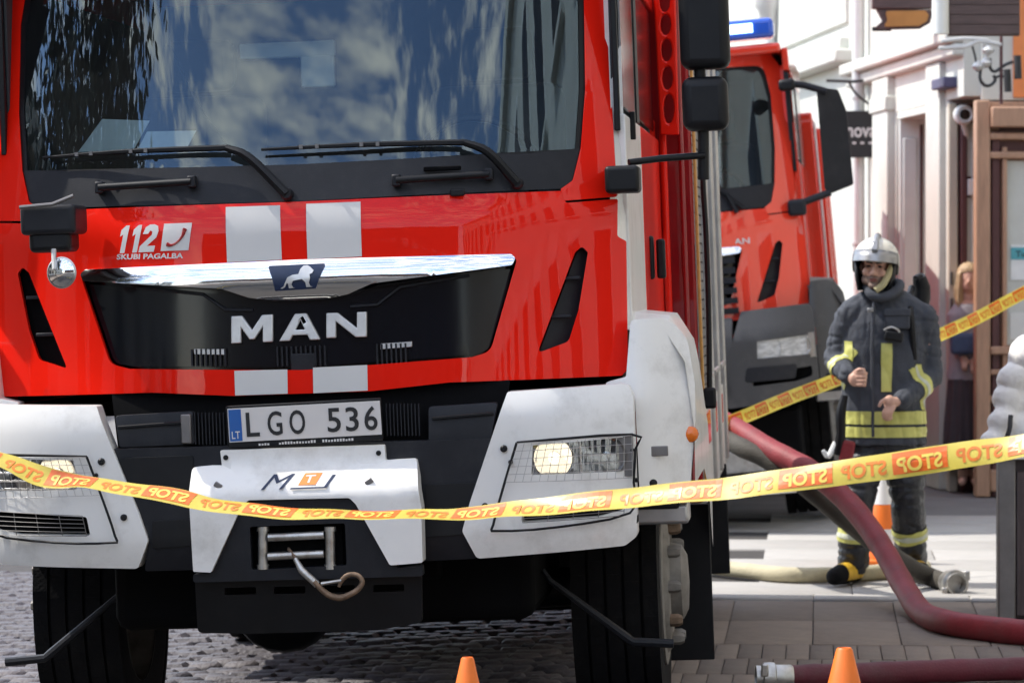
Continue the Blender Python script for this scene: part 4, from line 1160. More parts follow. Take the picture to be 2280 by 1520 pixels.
tube('sign_bracket', [W(1890, 182, 30.6), W(1905, 208, 30.6), W(1935, 232, 30.6), W(1957, 246, 30.6)], .011, IRON, s3, 6, 4)
tube('sign_hanger', [W(1950, 176, 30.6), W(1952, 250, 30.6)], .012, IRON, s3, 6)
tube('sign_tail', [W(1946, 250, 30.55), W(1955, 285, 30.55), W(1968, 314, 30.55)], [.022, .016, .008], IRON, s3, 6, 4)
# wrought iron lantern bracket
lb = tag(empty('lantern_bracket', Matrix.Translation((0, 0, 0))), 'curly wrought iron lantern bracket with hanging lamps in front of the orange wall', 'lantern bracket')
def wl(nm, pts, r, n=4, m=IRON, Y=25.0, par=None): return tube(nm, [W(x, y, Y) for x, y in pts], r, m, par or lb, 7, n)
wl('scroll', [(2184, 150), (2182, 175), (2192, 190), (2206, 190), (2216, 178), (2212, 168)], .012)
wl('scroll', [(2204, 130), (2204, 150), (2214, 160), (2228, 152), (2240, 144), (2256, 138)], .012)
wl('scroll', [(2212, 176), (2226, 170), (2240, 172)], .010)
wl('arm', [(2090, 108), (2150, 104), (2180, 92), (2230, 100)], .016, m=GALV)
wl('arm', [(2096, 92), (2150, 86), (2200, 90)], .014, m=GALV)
wl('chain', [(2164, 100), (2172, 130), (2176, 160)], .008)
wl('chain', [(2188, 86), (2192, 110), (2198, 128)], .010, m=GALV)
wl('rod', [(2229, 80), (2229, 232)], .012, 0, MAROON)
for px, y0, y1 in ((2242, 155, 205), (2265, 124, 176)):
    a, b = W(px, y0, 24.9), W(px + 2, y1, 24.9)
    tube('lamp_shade', [a, b], .026, IRON, lb, 12)
for px, py in ((2200, 112), (2178, 148), (2196, 140)):
    lathe('leaf_boss', [(0, -.04), (.035, -.02), (.045, .0), (.02, .03), (0, .045)], GALV, lb, 10, Matrix.Translation(W(px, py, 25.0)))
# salmon building at the end of the street
pb = tag(empty('salmon_building', Matrix.Translation((0, 0, 0))), 'salmon and white building glimpsed above the blue beacon bar', 'building')
wbox('wall', (900, -900), (1722, 760), 50, 3, PINKW, pb, 0)
for x0, x1 in ((1640, 1652), (1668, 1682), (1700, 1722)): wbox('pilaster', (x0, -900), (x1, 700), 49.85, .15, STUC, pb, .01)
# ------------------------------------------------ the street behind the viewer, seen in paint and glass
def row_building(label, M, L, H, wallm, n, floors, depth=6, dark=False):
    rb = tag(empty('row_house', M), label, 'building')
    box('wall', (depth / 2, 0, H / 2), (depth, L, H), wallm, rb)
    box('cornice', (-.12, 0, H - .2), (.4, L, .35), wallm, rb, .02)
    box('plinth', (-.04, 0, .4), (.12, L - .02, .8), GREYW, rb, .01)
    for f in range(floors):
        for k in range(n):
            y = -L / 2 + (k + .5) * L / n
            z = 1.75 + f * 3.2
            fr = box('window', (-.03, y, z), (.10, L / n * .52, 2.0), DARKHOUSE if wallm is DARKHOUSE else STUC if wallm is not STUC else GREYW, rb, .01)
            box('pane', (-.085, y, z), (.02, L / n * .44, 1.8), GLOSSBLK, fr)
            box('sill', (-.10, y, z - 1.06), (.22, L / n * .6, .09), STUC, fr, .01)
    return rb
def FBm(y, x=1.25): return FB.M @ Matrix.Translation((x, y, 0))
row_building('cream street house nearest the brown shopfront', FBm(17.0), 12, 8.5, STUC2, 5, 2)
row_building('white street house beside the lens', FBm(3.5, 1.1), 14.5, 10.5, STUC, 10, 3)
row_building('yellowish corner house far behind the lens', FBm(-13.0, 1.3), 18, 9.0, STUC2, 7, 2)
ML = lambda y, x=-13.0: Matrix.Translation((x, y, 0)) @ Matrix.Rotation(R(180), 4, 'Z')
row_building('low pale house across the street', ML(-2.0), 16, 7.5, STUC, 6, 2)
row_building('low cream house across the street', ML(15.0), 14, 6.5, STUC2, 5, 2)
row_building('unseen cross street house behind the lens, darkened for the bonnet reflection', Matrix.Translation((-4, -40, 0)) @ Matrix.Rotation(R(-90), 4, 'Z'), 30, 12, DARKHOUSE, 10, 3)

# a street tree by the kerb, mirrored in the windscreen
BARK = mat('bark', (0.07, 0.05, 0.038), 0.9, var=0.3, scale=10, bump=.5, bscale=25)
LEAF = mat('leaf_green', (0.03, 0.042, 0.016), 0.6, var=0.35, scale=3)
tre = tag(empty('street_tree', Matrix.Translation((-7.2, 9.3, -.1))), 'dark leafy tree by the kerb mirrored in the windscreen', 'tree')
rt = random.Random(21)
tk = tube('trunk', [(0, 0, 0), (.05, .05, 1.5), (-.05, .1, 3.2), (.1, .05, 5.2)], [.22, .17, .14, .07], BARK, tre, 12, 5)
tips = []
for k in range(11):
    a = k * 2.4; z0 = 2.6 + k * .22
    e = Vector((math.cos(a) * rt.uniform(1.3, 2.1), math.sin(a) * rt.uniform(1.3, 2.1), z0 + rt.uniform(.5, 1.8)))
    tube('limb', [(0, .05, z0), Vector((0, .05, z0)).lerp(e, .5) + Vector((0, 0, .3)), e], [.07, .045, .015], BARK, tk, 7, 3)
    tips += [Vector((0, .05, z0)).lerp(e, f) for f in (.55, .8, 1.0)]
V, Fc = [], []
for t in tips + [Vector((rt.gauss(0, 1), rt.gauss(0, 1), rt.uniform(4, 6.8))) for _ in range(26)]:
    for _ in range(170):
        d = Vector((rt.gauss(0, .38), rt.gauss(0, .38), rt.gauss(-.15, .42)))
        p = t + d
        u = Vector((rt.uniform(-1, 1), rt.uniform(-1, 1), rt.uniform(-1.2, -.1))).normalized()
        w = u.cross(Vector((rt.uniform(-1, 1), rt.uniform(-1, 1), .2))).normalized()
        l, b = rt.uniform(.12, .24), rt.uniform(.035, .07)
        k = len(V)
        V += [p, p + u * l * .5 + w * b, p + u * l, p + u * l * .5 - w * b]
        Fc.append((k, k + 1, k + 2, k + 3))
me = bpy.data.meshes.new('crown'); me.from_pydata(V, [], Fc); me.materials.append(LEAF)
link(bpy.data.objects.new('crown', me), tre)
# ================================================================ hoses, cones, post, tape
HRED = mat('red_hose', (0.24, 0.020, 0.026), 0.6, var=0.2, scale=8, bump=0.15, bscale=90, dirt=((0.14, 0.05, 0.045), 0.6, 7))
HDRED = mat('dark_red_hose', (0.10, 0.008, 0.018), 0.6, var=0.2, scale=8, bump=0.15, bscale=90, dirt=((0.10, 0.05, 0.05), 0.5, 7))
HGREY = mat('olive_hose', (0.055, 0.048, 0.037), 0.75, var=0.2, scale=9, bump=0.2, bscale=80, dirt=((0.09, 0.08, 0.07), 0.6, 6))
HPALE = mat('pale_hose', (0.48, 0.43, 0.29), 0.8, var=0.12, scale=9, bump=0.2, bscale=80, dirt=((0.30, 0.27, 0.18), 0.6, 6))
CONEO = mat('cone_orange', (0.82, 0.17, 0.012), 0.5, var=0.08, scale=5, dirt=((0.5, 0.14, 0.04), 0.4, 9))
CONEW = mat('cone_white', (0.72, 0.70, 0.68), 0.5, var=0.05)

def coupling(parent, p, d, r, m=STEEL):
    M = Matrix.Translation(p) @ d.to_track_quat('Z', 'Y').to_matrix().to_4x4()
    c = lathe('coupling', [(r * .98, -.09), (r * 1.12, -.08), (r * 1.12, -.02), (r * 1.3, -.015), (r * 1.34, .0), (r * 1.3, .03), (r * 1.05, .035), (r * 1.05, .06), (r * .85, .06), (r * .8, .0)], m, parent, 20, M)
    for k in (0, 1):
        a = k * math.pi + .6
        q = M @ Vector((math.cos(a) * r * 1.35, math.sin(a) * r * 1.35, .03))
        box('coupling_lug', q, (.03, .03, .05), m, c, .006)
def hose(label, pts, r, m, group=None, **kw):
    n_ = len(pts) * 10
    rad = [r * (1 + .05 * noise.noise(Vector((k * .35, r * 90, 2))) + .03 * noise.noise(Vector((k * 1.3, 7, r * 50)))) for k in range(n_)]
    o = tag(tube('fire_hose', pts, rad, m, None, 18, 10), label, 'hose', 'fire hoses on the pavement')
    return o
rh = hose('bright red hose sweeping past the firefighter down to the grey pavers', [W(1540, 900, 19.6), W(1640, 955, 19.1), W(1720, 1003, 18.8), W(1812, 1052, 18.55), W(1895, 1125, 18.3), W(1960, 1212, 18.0), W(2010, 1300, 17.65), Gd(2052, 1362, .05), Gd(2110, 1385, .055), Gd(2200, 1399, .055), Gd(2330, 1412, .055), Gd(2420, 1420, .055)], .058, HRED)
gh = hose('olive grey hose slanting down to a coupling beside the boots', [W(1540, 930, 19.5), W(1640, 990, 18.95), W(1710, 1024, 18.8), W(1790, 1080, 18.72), W(1880, 1155, 18.72), W(1960, 1218, 18.85), W(2030, 1264, 18.95), Gd(2080, 1287, .048), Gd(2122, 1298, .048)], .05, HGREY)
coupling(gh, Gd(2124, 1298, .048), (Gd(2122, 1298, .048) - Gd(2080, 1287, .048)).normalized(), .055)
ph = hose('pale yellow hose lying along the sunlit slabs behind the boots', [Gd(1560, 1258, .04), Gd(1660, 1270, .04), Gd(1760, 1279, .04), Gd(1880, 1278, .04), Gd(1990, 1270, .04), Gd(2060, 1262, .04)], .042, HPALE)
fh = hose('dark red hose across the near pavers with a steel coupling end', [Gd(1722, 1507, .05), Gd(1800, 1504, .05), Gd(1950, 1499, .05), Gd(2120, 1492, .05), Gd(2300, 1487, .05), Gd(2420, 1484, .05)], .048, HDRED)
coupling(fh, Gd(1716, 1507, .05), Vector((-1, -.05, 0)), .046, STEEL)

def cone(label, p, h, bands, rtop, rbot):
    root = tag(empty('traffic_cone', Matrix.Translation(p)), label, 'cone', 'traffic cones round the fire engine')
    f = lambda z: rbot + (rtop - rbot) * z / h
    zs = [.03] + [b for b in bands if .03 < b < h] + [h]
    lathe('cone_body', [(f(z), z) for z in (.03, h * .5, h)] + [(rtop * .8, h + .006), (rtop * .7, h), (rtop * .65, h - .05)], CONEO, root, 28, cap=False)
    for a, b in bands_pairs(bands):
        lathe('reflective_sleeve', [(f(a) + .002, a), (f(b) + .002, b)], CONEW, root, 28, cap=False)
    bs = box('cone_base', (0, 0, .016), (rbot * 2.5, rbot * 2.5, .032), BLACK if not bands else CONEO, root, .012)
    return root
def bands_pairs(b): return list(zip(b[::2], b[1::2]))
c1 = W(1041, 1466, 11.0); c2 = W(1880, 1445, 11.27); c3 = Gd(1966, 1254)
cone('plain orange cone standing in front of the winch bumper', Vector((c1.x, c1.y, -.045)), c1.z + .045, [], .020, .14)
cone('plain orange cone standing in front of the dark red hose', Vector((c2.x, c2.y, 0)), c2.z, [], .026, .15)
cone('white banded orange cone behind the legs of the firefighter', Vector((c3.x, 20.6, 0)), .50, [.10, .20, .34, .50], .022, .14)

# dark post with a white bundle at the edge of the pavement
pp = Gd(2226, 1380)
post = tag(empty('planter_box', Matrix.Translation((pp.x, pp.y + .02, 0))), 'tall dark wooden box on the pavers at the picture edge, white cloth on top', 'planter')
hb = CH - (1022 - HY) / FPX * pp.y
box('front', (.36, .33, hb / 2), (.58, .60, hb), DKWOODV, post, .006)
box('corner_post', (.035, .02, hb / 2), (.085, .085, hb + .01), BRWOOD.copy() if False else DKALU, post, .008)
for k in range(5): box('plank', (.135 + k * .11, .012, hb / 2 - .02), (.105, .04, hb - .08), DKWOODV, post, .004)
box('rim', (.36, .30, hb + .015), (.72, .72, .03), GREYW, post, .006)
bun = tag(empty('cloth_bundle', Matrix.Translation((pp.x, pp.y, hb + .03))), 'crumpled white cloth heaped on the dark wooden box', 'cloth')

# ------------------------------------------------ barrier tape
def tape_strip(name, ctrl, label, width=.075, printed=(0, 9), seed=1):
    """ctrl: (point, twist in degrees). Returns the thing; its words and blocks ride on the strip."""
    P = catmull([c[0] for c in ctrl], 14)
    tw = []
    n = 14
    for i in range(len(ctrl) - 1):
        for k in range(n):
            t = k / n; t = t * t * (3 - 2 * t)
            tw.append(ctrl[i][1] + (ctrl[i + 1][1] - ctrl[i][1]) * t)
    tw.append(ctrl[-1][1])
    L = [0.0]
    for a, b in zip(P, P[1:]): L.append(L[-1] + (b - a).length)
    def at(s):
        s = max(0, min(L[-1] - 1e-5, s))
        i = max(0, next(k for k in range(len(L)) if L[k] > s) - 1)
        f = (s - L[i]) / (L[i + 1] - L[i])
        p = P[i].lerp(P[i + 1], f); t = (P[i + 1] - P[i]).normalized()
        a = -R(tw[i] + (tw[i + 1] - tw[i]) * f)
        nrm = Vector((t.y, -t.x, 0)).normalized()
        up = t.cross(nrm) * -1
        if up.z < 0: up = -up
        w = up * math.cos(a) + nrm * math.sin(a)
        nn = nrm * math.cos(a) - up * math.sin(a)
        return p, w, nn
    rw = random.Random(seed)
    ph = rw.uniform(0, 6)
    def sp(s, v, off=0.0):                        # v in -1..1 across the strip
        p, w, nn = at(s)
        cup = (math.sin(s * 9 + ph) * .004 + math.sin(s * 23 + ph * 2) * .002 + .0012 * noise.noise(Vector((s * 12, v, ph)))) + .006 * (v * v - .4) * math.sin(s * 3.1 + ph)
        return p + w * (v * width / 2) + nn * (cup + off)
    N = int(L[-1] / .02)
    V, Fc = [], []
    for i in range(N + 1):
        for v in (-1, -.5, 0, .5, 1): V.append(sp(L[-1] * i / N, v))
    for i in range(N):
        for j in range(4): Fc.append((i * 5 + j, (i + 1) * 5 + j, (i + 1) * 5 + j + 1, i * 5 + j + 1))
    me = bpy.data.meshes.new(name); me.from_pydata(V, [], Fc); me.materials.append(TAPEY); me.shade_smooth()
    o = tag(link(bpy.data.objects.new(name, me)), label, 'barrier tape', 'barrier tapes round the fire engine')
    return o, sp, L[-1]
def tape_print(o, sp, Lt, s0, period=.265, k=1.0):
    VT, FT, asp = text_verts('STOP', bold=.03)
    s = s0
    while s + .13 * k < Lt:
        V, Fc = [], []
        for i in range(9):
            for v in (-.74, -.4, 0, .45, .88): V.append(sp(s + .127 * k * i / 8, v, .0012))
        for i in range(8):
            for j in range(4): Fc.append((i * 5 + j, (i + 1) * 5 + j, (i + 1) * 5 + j + 1, i * 5 + j + 1))
        me = bpy.data.meshes.new('printed_block'); me.from_pydata(V, [], Fc); me.materials.append(TAPEO)
        link(bpy.data.objects.new('printed_block', me), o)
        for ds, m, off in ((.010, TAPEL, .0024), (.1475, TAPER, .0013)):
            if s + (ds + .11) * k > Lt: continue
            V = [sp(s + (ds + .105 * (1 - u)) * k, -.66 + 1.14 * v, off) for u, v in VT]      # seen from its back: mirror writing
            me = bpy.data.meshes.new('printed_word'); me.from_pydata(V, [], FT); me.materials.append(m)
            link(bpy.data.objects.new('printed_word', me), o)
        s += period
def tw(px, w): # twist that shows the strip w pixels wide where its full width would be .075 m
    Y = 11.0 - (px + 60) / 2400 * 1.3
    return math.degrees(math.acos(min(1, w / (.075 * FPX / Y))))
ctl = []
for px, py, w in ((-120, 1005, 50), (0, 1025, 24), (100, 1060, 40), (200, 1074, 20), (300, 1091, 24), (400, 1107, 30), (480, 1121, 24), (640, 1138, 22), (800, 1147, 15), (950, 1144, 18), (1090, 1137, 30), (1300, 1121, 42), (1500, 1097, 45), (1700, 1076, 50), (1900, 1048, 56), (2040, 1027, 60), (2150, 1010, 58), (2280, 991, 50), (2420, 972, 50)):
    ctl.append((W(px, py, 11.0 - (px + 60) / 2400 * 1.3), tw(px, w)))
t1, sp1, L1 = tape_strip('barrier_tape', ctl, 'near yellow and orange STOP tape stretched across the white bumper', seed=3)
tape_print(t1, sp1, L1, .02, .335, 1.26)
ctl = [(W(1600, 952, 19.0), 15), (W(1660, 926, 19.2), 10), (W(1760, 884, 19.6), 25), (W(1850, 850, 19.9), 20), (W(1970, 800, 20.2), 20), (W(2095, 745, 20.6), 10), (W(2190, 700, 21.0), 20), (W(2300, 640, 21.4), 10), (W(2380, 600, 21.6), 10)]
t2, sp2, L2 = tape_strip('barrier_tape', ctl, 'far yellow tape slanting upward behind the firefighter', seed=5)
tape_print(t2, sp2, L2, .1)

# ================================================================ people
SKIN = mat('skin', (0.58, 0.34, 0.25), 0.55, var=0.12, scale=25)
SKINB = mat('stubbled_skin', (0.22, 0.15, 0.12), 0.7, var=0.25, scale=60)
LIP = mat('lips', (0.22, 0.075, 0.06), 0.5)
EYEM = mat('eye_dark', (0.03, 0.02, 0.018), 0.3)
COAT = mat('charcoal_turnout_cloth', (0.050, 0.056, 0.070), 0.85, var=0.22, scale=10, bump=0.25, bscale=120, dirt=((0.08, 0.085, 0.095), 0.5, 8))
TROU = mat('black_turnout_trousers', (0.013, 0.014, 0.018), 0.42, var=0.25, scale=10, bump=0.3, bscale=60, dirt=((0.035, 0.035, 0.036), 0.4, 7))
BANDM = mat('yellow_reflective_band', (0.56, 0.55, 0.15), 0.45, var=0.12, scale=20)
BANDS = mat('silver_reflective_stripe', (0.52, 0.54, 0.42), 0.4, var=0.08, scale=20)
HELM = mat('helmet_shell', (0.66, 0.63, 0.54), 0.3, coat=.5, var=0.05, dirt=((0.45, 0.41, 0.33), 0.5, 12))
HELMG = mat('helmet_grey', (0.30, 0.30, 0.30), 0.3, metal=.6, var=0.15)
BOOTY = mat('boot_yellow', (0.70, 0.42, 0.03), 0.5, var=0.15, scale=15)
STRAP = mat('chin_strap', (0.46, 0.41, 0.22), 0.7, var=0.1)
HAIRB = mat('blonde_hair', (0.42, 0.29, 0.16), 0.6, var=0.3, scale=30, stretch=(1, 1, .15))
TOPG = mat('grey_blouse', (0.30, 0.28, 0.30), 0.85, var=0.15)
DENIM = mat('blue_denim', (0.06, 0.09, 0.16), 0.85, var=0.2, scale=12)
CLOTHW = mat('white_cloth', (0.80, 0.78, 0.74), 0.85, var=0.05, bump=.2, bscale=40)

def ball(bm, c, r, rot=None, sub=2):
    q = bmesh.ops.create_icosphere(bm, subdivisions=sub, radius=1.0)
    M = Matrix.Translation(c) @ (rot or Matrix.Identity(4)) @ Matrix.Diagonal((r[0], r[1], r[2], 1))
    bmesh.ops.transform(bm, matrix=M, verts=q['verts'])
def limb(bm, pts, rad, seg=14, n=5):
    P = catmull(pts, n) if n and len(pts) > 2 else [Vector(p) for p in pts]
    bm_tube(bm, P, rad, seg)
    ball(bm, P[0], (rad[0],) * 3); ball(bm, P[-1], (rad[-1],) * 3)
def rings(bm, L, seg=22, power=2.4):
    prev = None
    for k, (c, rx, ry) in enumerate(L):
        vs = []
        for i in range(seg):
            a = 2 * math.pi * i / seg
            ca, sa = math.cos(a), math.sin(a)
            vs.append(bm.verts.new(Vector(c) + Vector((rx * math.copysign(abs(ca) ** (2 / power), ca), ry * math.copysign(abs(sa) ** (2 / power), sa), 0))))
        if prev:
            for i in range(seg): bm.faces.new((prev[i], prev[(i + 1) % seg], vs[(i + 1) % seg], vs[i]))
        else: bm.faces.new(vs[::-1])
        prev = vs
    bm.faces.new(prev)
def weld(name, bm, voxel, smooth, m, parent, fold=None):
    """One continuous skin over everything in bm."""
    bmesh.ops.recalc_face_normals(bm, faces=bm.faces[:])
    me = bpy.data.meshes.new(name); bm.to_mesh(me); bm.free()
    o = bpy.data.objects.new(name, me); COL.objects.link(o)
    rm = o.modifiers.new('r', 'REMESH'); rm.mode = 'VOXEL'; rm.voxel_size = voxel
    if smooth:
        sm = o.modifiers.new('s', 'SMOOTH'); sm.factor = .5; sm.iterations = smooth
    dg = bpy.context.evaluated_depsgraph_get()
    m2 = bpy.data.meshes.new_from_object(o.evaluated_get(dg))
    bpy.data.objects.remove(o); bpy.data.meshes.remove(me)
    if fold:
        ns = [v.normal.copy() for v in m2.vertices]
        for v, nn in zip(m2.vertices, ns): v.co += nn * fold(v.co)
    m2.name = name
    m2.materials.clear(); m2.materials.append(m); m2.shade_smooth()
    return link(bpy.data.objects.new(name, m2), parent)
def band(name, src, planes, lift, m, parent, near=None):
    """A strip cut from a garment between planes (point, normal kept side), lifted off it."""
    bm = bmesh.new(); bm.from_mesh(src.data)
    if near:
        c, r = near
        bmesh.ops.delete(bm, geom=[v for v in bm.verts if (v.co - c).length > r], context='VERTS')
    for co, no in planes:
        bmesh.ops.bisect_plane(bm, geom=bm.verts[:] + bm.edges[:] + bm.faces[:], plane_co=co, plane_no=no, clear_inner=True)
    bm.normal_update()
    for v in bm.verts: v.co += v.normal * lift
    me = bpy.data.meshes.new(name); bm.to_mesh(me); bm.free()
    me.materials.clear(); me.materials.append(m); me.shade_smooth()
    return link(bpy.data.objects.new(name, me), parent)

FPy = 19.3
FM = Matrix.Translation(((1965 - CX) / FPX * FPy, FPy, 0))
FPr = Frame(FM)
def J(px, py, y=0.0):
    x, z = FPr.hit(px, py, y)
    return Vector((x, y, z))
man = tag(empty('person', FM), 'firefighter in white helmet and dark coat with yellow bands holding a radio', 'person')
hd = J(1949, 597, -.05)
HM = Matrix.Translation(hd) @ Matrix.Rotation(R(-10), 4, 'Z') @ Matrix.Rotation(R(4), 4, 'Y')
shR, shL = J(1893, 700, .0), J(2056, 706, .02)
elR, elL = J(1858, 800, .02), J(2074, 838, .04)
wrR, wrL = J(1889, 838, -.20), J(2006, 893, -.20)
haR, haL = J(1908, 846, -.245), J(1972, 896, -.245)
hiR, hiL = J(1925, 1000, .0), J(2010, 1000, .03)
knR, knL = J(1908, 1130, -.05), J(2022, 1130, .02)
anR, anL = J(1900, 1258, .0), J(2030, 1248, .16)
bm = bmesh.new()
def hb_(c, r, rot=None): ball(bm, HM @ Vector(c), r, (HM.to_3x3().to_4x4() @ (rot or Matrix.Identity(4))))
hb_((0, .015, .04), (.077, .098, .088)); hb_((0, -.025, -.04), (.060, .066, .078)); hb_((0, -.070, -.094), (.028, .022, .020))
hb_((0, -.055, .045), (.062, .045, .045))
for s in (1, -1):
    hb_((s * .030, -.084, .028), (.028, .014, .010)); hb_((s * .040, -.064, -.022), (.024, .024, .026))
    hb_((s * .078, .012, -.008), (.010, .020, .032)); hb_((s * .052, -.02, -.065), (.018, .040, .030))
    hb_((s * .013, -.098, -.028), (.010, .012, .009))
limb(bm, [HM @ Vector((0, -.094, .018)), HM @ Vector((0, -.108, -.008)), HM @ Vector((0, -.116, -.026))], [.009, .011, .013], 10)
hb_((0, -.090, -.056), (.026, .010, .008)); hb_((0, -.088, -.069), (.022, .010, .008))
limb(bm, [hd + Vector((0, .03, -.05)), J(1966, 660, .02), J(1968, 690, .02)], [.055, .058, .075])
rings(bm, [(J(1966, 985, .02), .15, .11), (J(1966, 900, .02), .15, .11), (J(1967, 800, .02), .16, .115), (J(1968, 720, .02), .16, .10), (J(1968, 690, .02), .10, .08)])
for a, b, c in ((shR, elR, wrR), (shL, elL, wrL)): limb(bm, [a, b], [.055, .042]); limb(bm, [b, c], [.042, .028])
for a, b, c in ((hiR, knR, anR), (hiL, knL, anL)): limb(bm, [a, b], [.085, .058]); limb(bm, [b, c], [.056, .042])
for a, t in ((anR, Vector((-.10, -.17, 0))), (anL, Vector((.04, -.18, 0)))):
    limb(bm, [a + Vector((0, .03, -.04)), Vector((a.x + t.x, a.y + t.y, .05))], [.04, .035])
def hand(w, h, fingers, thumb):
    d = (h - w)
    limb(bm, [w, w.lerp(h, .5)], [.026, .028], 12)
    ball(bm, w.lerp(h, .75), (.034, .026, .040))
    for pts in fingers: limb(bm, [Vector(p) for p in pts], [.0105, .0098, .009, .008], 8, 4)
    limb(bm, [Vector(p) for p in thumb], [.0125, .011, .009], 8, 4)
c = wrR.lerp(haR, .75)                            # fist closed round the radio
hand(wrR, haR, [[c + Vector((.012, -.020, .034 - k * .021)), c + Vector((.046, -.034, .034 - k * .021)), c + Vector((.060 - k * .003, -.012, .030 - k * .021)), c + Vector((.040, .004, .030 - k * .020))] for k in range(4)],
     [c + Vector((.0, .0, .035)), c + Vector((.020, -.028, .052)), c + Vector((.046, -.030, .050))])
c2_ = wrL.lerp(haL, .75)                          # loose hand, fingers hanging and slightly curled
hand(wrL, haL, [[c2_ + Vector((-.018 + k * .014, -.012, -.026)), c2_ + Vector((-.034 + k * .014, -.024, -.052 - .004 * (k in (1, 2)))), c2_ + Vector((-.034 + k * .013, -.014, -.074 - .008 * (k in (1, 2)))), c2_ + Vector((-.028 + k * .013, .002, -.086 - .008 * (k in (1, 2))))] for k in range(4)],
     [c2_ + Vector((-.016, -.006, .018)), c2_ + Vector((-.044, -.022, .004)), c2_ + Vector((-.056, -.024, -.018))])
body = weld('body', bm, .0046, 2, SKIN, man)
body.data.materials.append(SKINB); body.data.materials.append(LIP)
HI = HM.inverted()
for p in body.data.polygons:                       # beard shadow round the mouth and jaw
    q = HI @ p.center
    if -.13 < q.z < -.030 and q.y < -.0 and (q - Vector((0, -.02, -.04))).length < .12:
        if abs(q.x) < .021 and -.071 < q.z < -.056 and q.y < -.09: p.material_index = 2
        elif q.z < -.042 or (abs(q.x) < .03 and q.y < -.085 and q.z < -.040): p.material_index = 1
for s in (1, -1):
    e = bmesh.new(); ball(e, HM @ Vector((s * .030, -.0845, .010)), (.0125, .009, .006), HM.to_3x3().to_4x4())
    from_bm(e, EYEM, 'eye', man)
    e = bmesh.new(); limb(e, [HM @ Vector((s * .012, -.098, .026)), HM @ Vector((s * .030, -.098, .031)), HM @ Vector((s * .048, -.086, .026))], [.004, .0055, .003], 8)
    from_bm(e, EYEM, 'eyebrow', man)
# coat
rn = lambda co, s, seed=0: noise.noise(Vector((co.x * s + seed, co.y * s, co.z * s)))
def coat_fold(co):
    d = .005 * rn(co, 5, 3) - .009 * max(0, .32 - abs(rn(Vector((co.x * 1.5, co.y * 1.5, co.z * .45)), 10, 9))) * 2 + .002 * rn(co, 30)
    if co.x < -.22 or co.x > .16: d -= .012 * max(0, .3 - abs(rn(Vector((co.x * .5 + co.z * .4, co.y * .5, co.z * 1.5)), 11, 4))) * 2.4
    return d
bm = bmesh.new()
rings(bm, [(J(1968, 990, .01), .232, .165), (J(1967, 940, .01), .228, .162), (J(1966, 860, .01), .222, .158), (J(1966, 780, .01), .230, .155), (J(1967, 720, .015), .222, .138), (J(1968, 690, .02), .180, .118), (J(1968, 668, .02), .105, .095), (J(1966, 650, .01), .088, .088), (J(1964, 636, .0), .086, .088)])
bm_t = bm.copy()
for a, b, c in ((shR, elR, wrR), (shL, elL, wrL)):
    limb(bm, [a, a.lerp(b, .55) + Vector((0, .02, 0)), b], [.086, .076, .066])
    limb(bm, [b, b.lerp(c, .5), c + (c - b).normalized() * -.015], [.066, .062, .056])
limb(bm, [J(1968, 668, .02), J(1925, 682, .015), shR], [.085, .082, .080]); limb(bm, [J(1968, 668, .02), J(2015, 684, .02), shL], [.085, .084, .082])
coat = weld('coat', bm, .0085, 3, COAT, man, coat_fold)
torso = weld('coat', bm_t, .0085, 3, COAT, man, coat_fold)
def zc_(py, y=-.15): return Vector((0, 0, J(1966, py, y).z))
UP, DN = Vector((0, 0, 1)), Vector((0, 0, -1))
tor = (Vector((J(1966, 940).x, 0, J(1966, 940).z)), .31)
band('waist_band', coat, [(zc_(945), UP), (zc_(916), DN)], .006, BANDM, man, tor)
band('waist_band', coat, [(zc_(974), UP), (zc_(951), DN)], .006, BANDM, man, tor)
chest = (J(1966, 840, -.1), .42)
fr_ = (Vector((0, -.04, 0)), Vector((0, -1, 0)))
for x0, x1, y0, y1 in ((1886, 1902, 760, 815), (1962, 1986, 765, 872)):
    a, b = J(x0, 800, -.15).x, J(x1, 800, -.15).x
    band('chest_band', torso, [(Vector((a, 0, 0)), Vector((1, 0, 0))), (Vector((b, 0, 0)), Vector((-1, 0, 0))), (zc_(y1), UP), (zc_(y0), DN), fr_], .009, BANDM, man, chest)
bpy.data.objects.remove(torso)
for e, w, nm in ((elR, wrR, 0), (elL, wrL, 1)):
    d = (w - e).normalized(); L_ = (w - e).length
    band('cuff_band', coat, [(e + d * L_ * .30, d), (e + d * L_ * .56, -d)], .005, BANDM, man, (e + d * L_ * .45, .13))
    band('cuff_stripe', coat, [(e + d * L_ * .40, d), (e + d * L_ * .47, -d)], .0075, BANDS, man, (e + d * L_ * .45, .13))
fx = J(1940, 780, -.16)
bm = bmesh.new()
for k, py in enumerate((668, 720, 780, 840, 900, 968)):
    pass
tube('storm_flap', [J(1948, 655, -.105), J(1944, 700, -.135), J(1942, 760, -.143), J(1942, 860, -.143), J(1944, 972, -.147)], [.008, .010, .010, .010, .009], COAT, man, 8, 4)
bx = box('chest_pocket', J(1998, 712, -.128), (.135, .03, .10), COAT, man, .012, seg=3)
box('pocket_flap', J(1998, 695, -.140), (.142, .02, .04), COAT, bx, .006)
box('coat_badge', J(1938, 690, -.142), (.034, .010, .022), HELMG, man, .005)
lm = box('torch_clip', J(1990, 748, -.165), (.10, .045, .055), BLACK, man, .012, rot=Matrix.Rotation(R(8), 3, 'Y'), seg=3)
tube('carabiner', [J(1968, 735, -.17), J(1985, 728, -.18), J(2002, 738, -.18), J(1990, 752, -.18), J(1970, 744, -.17)], .006, ALU, lm, 7, 4)
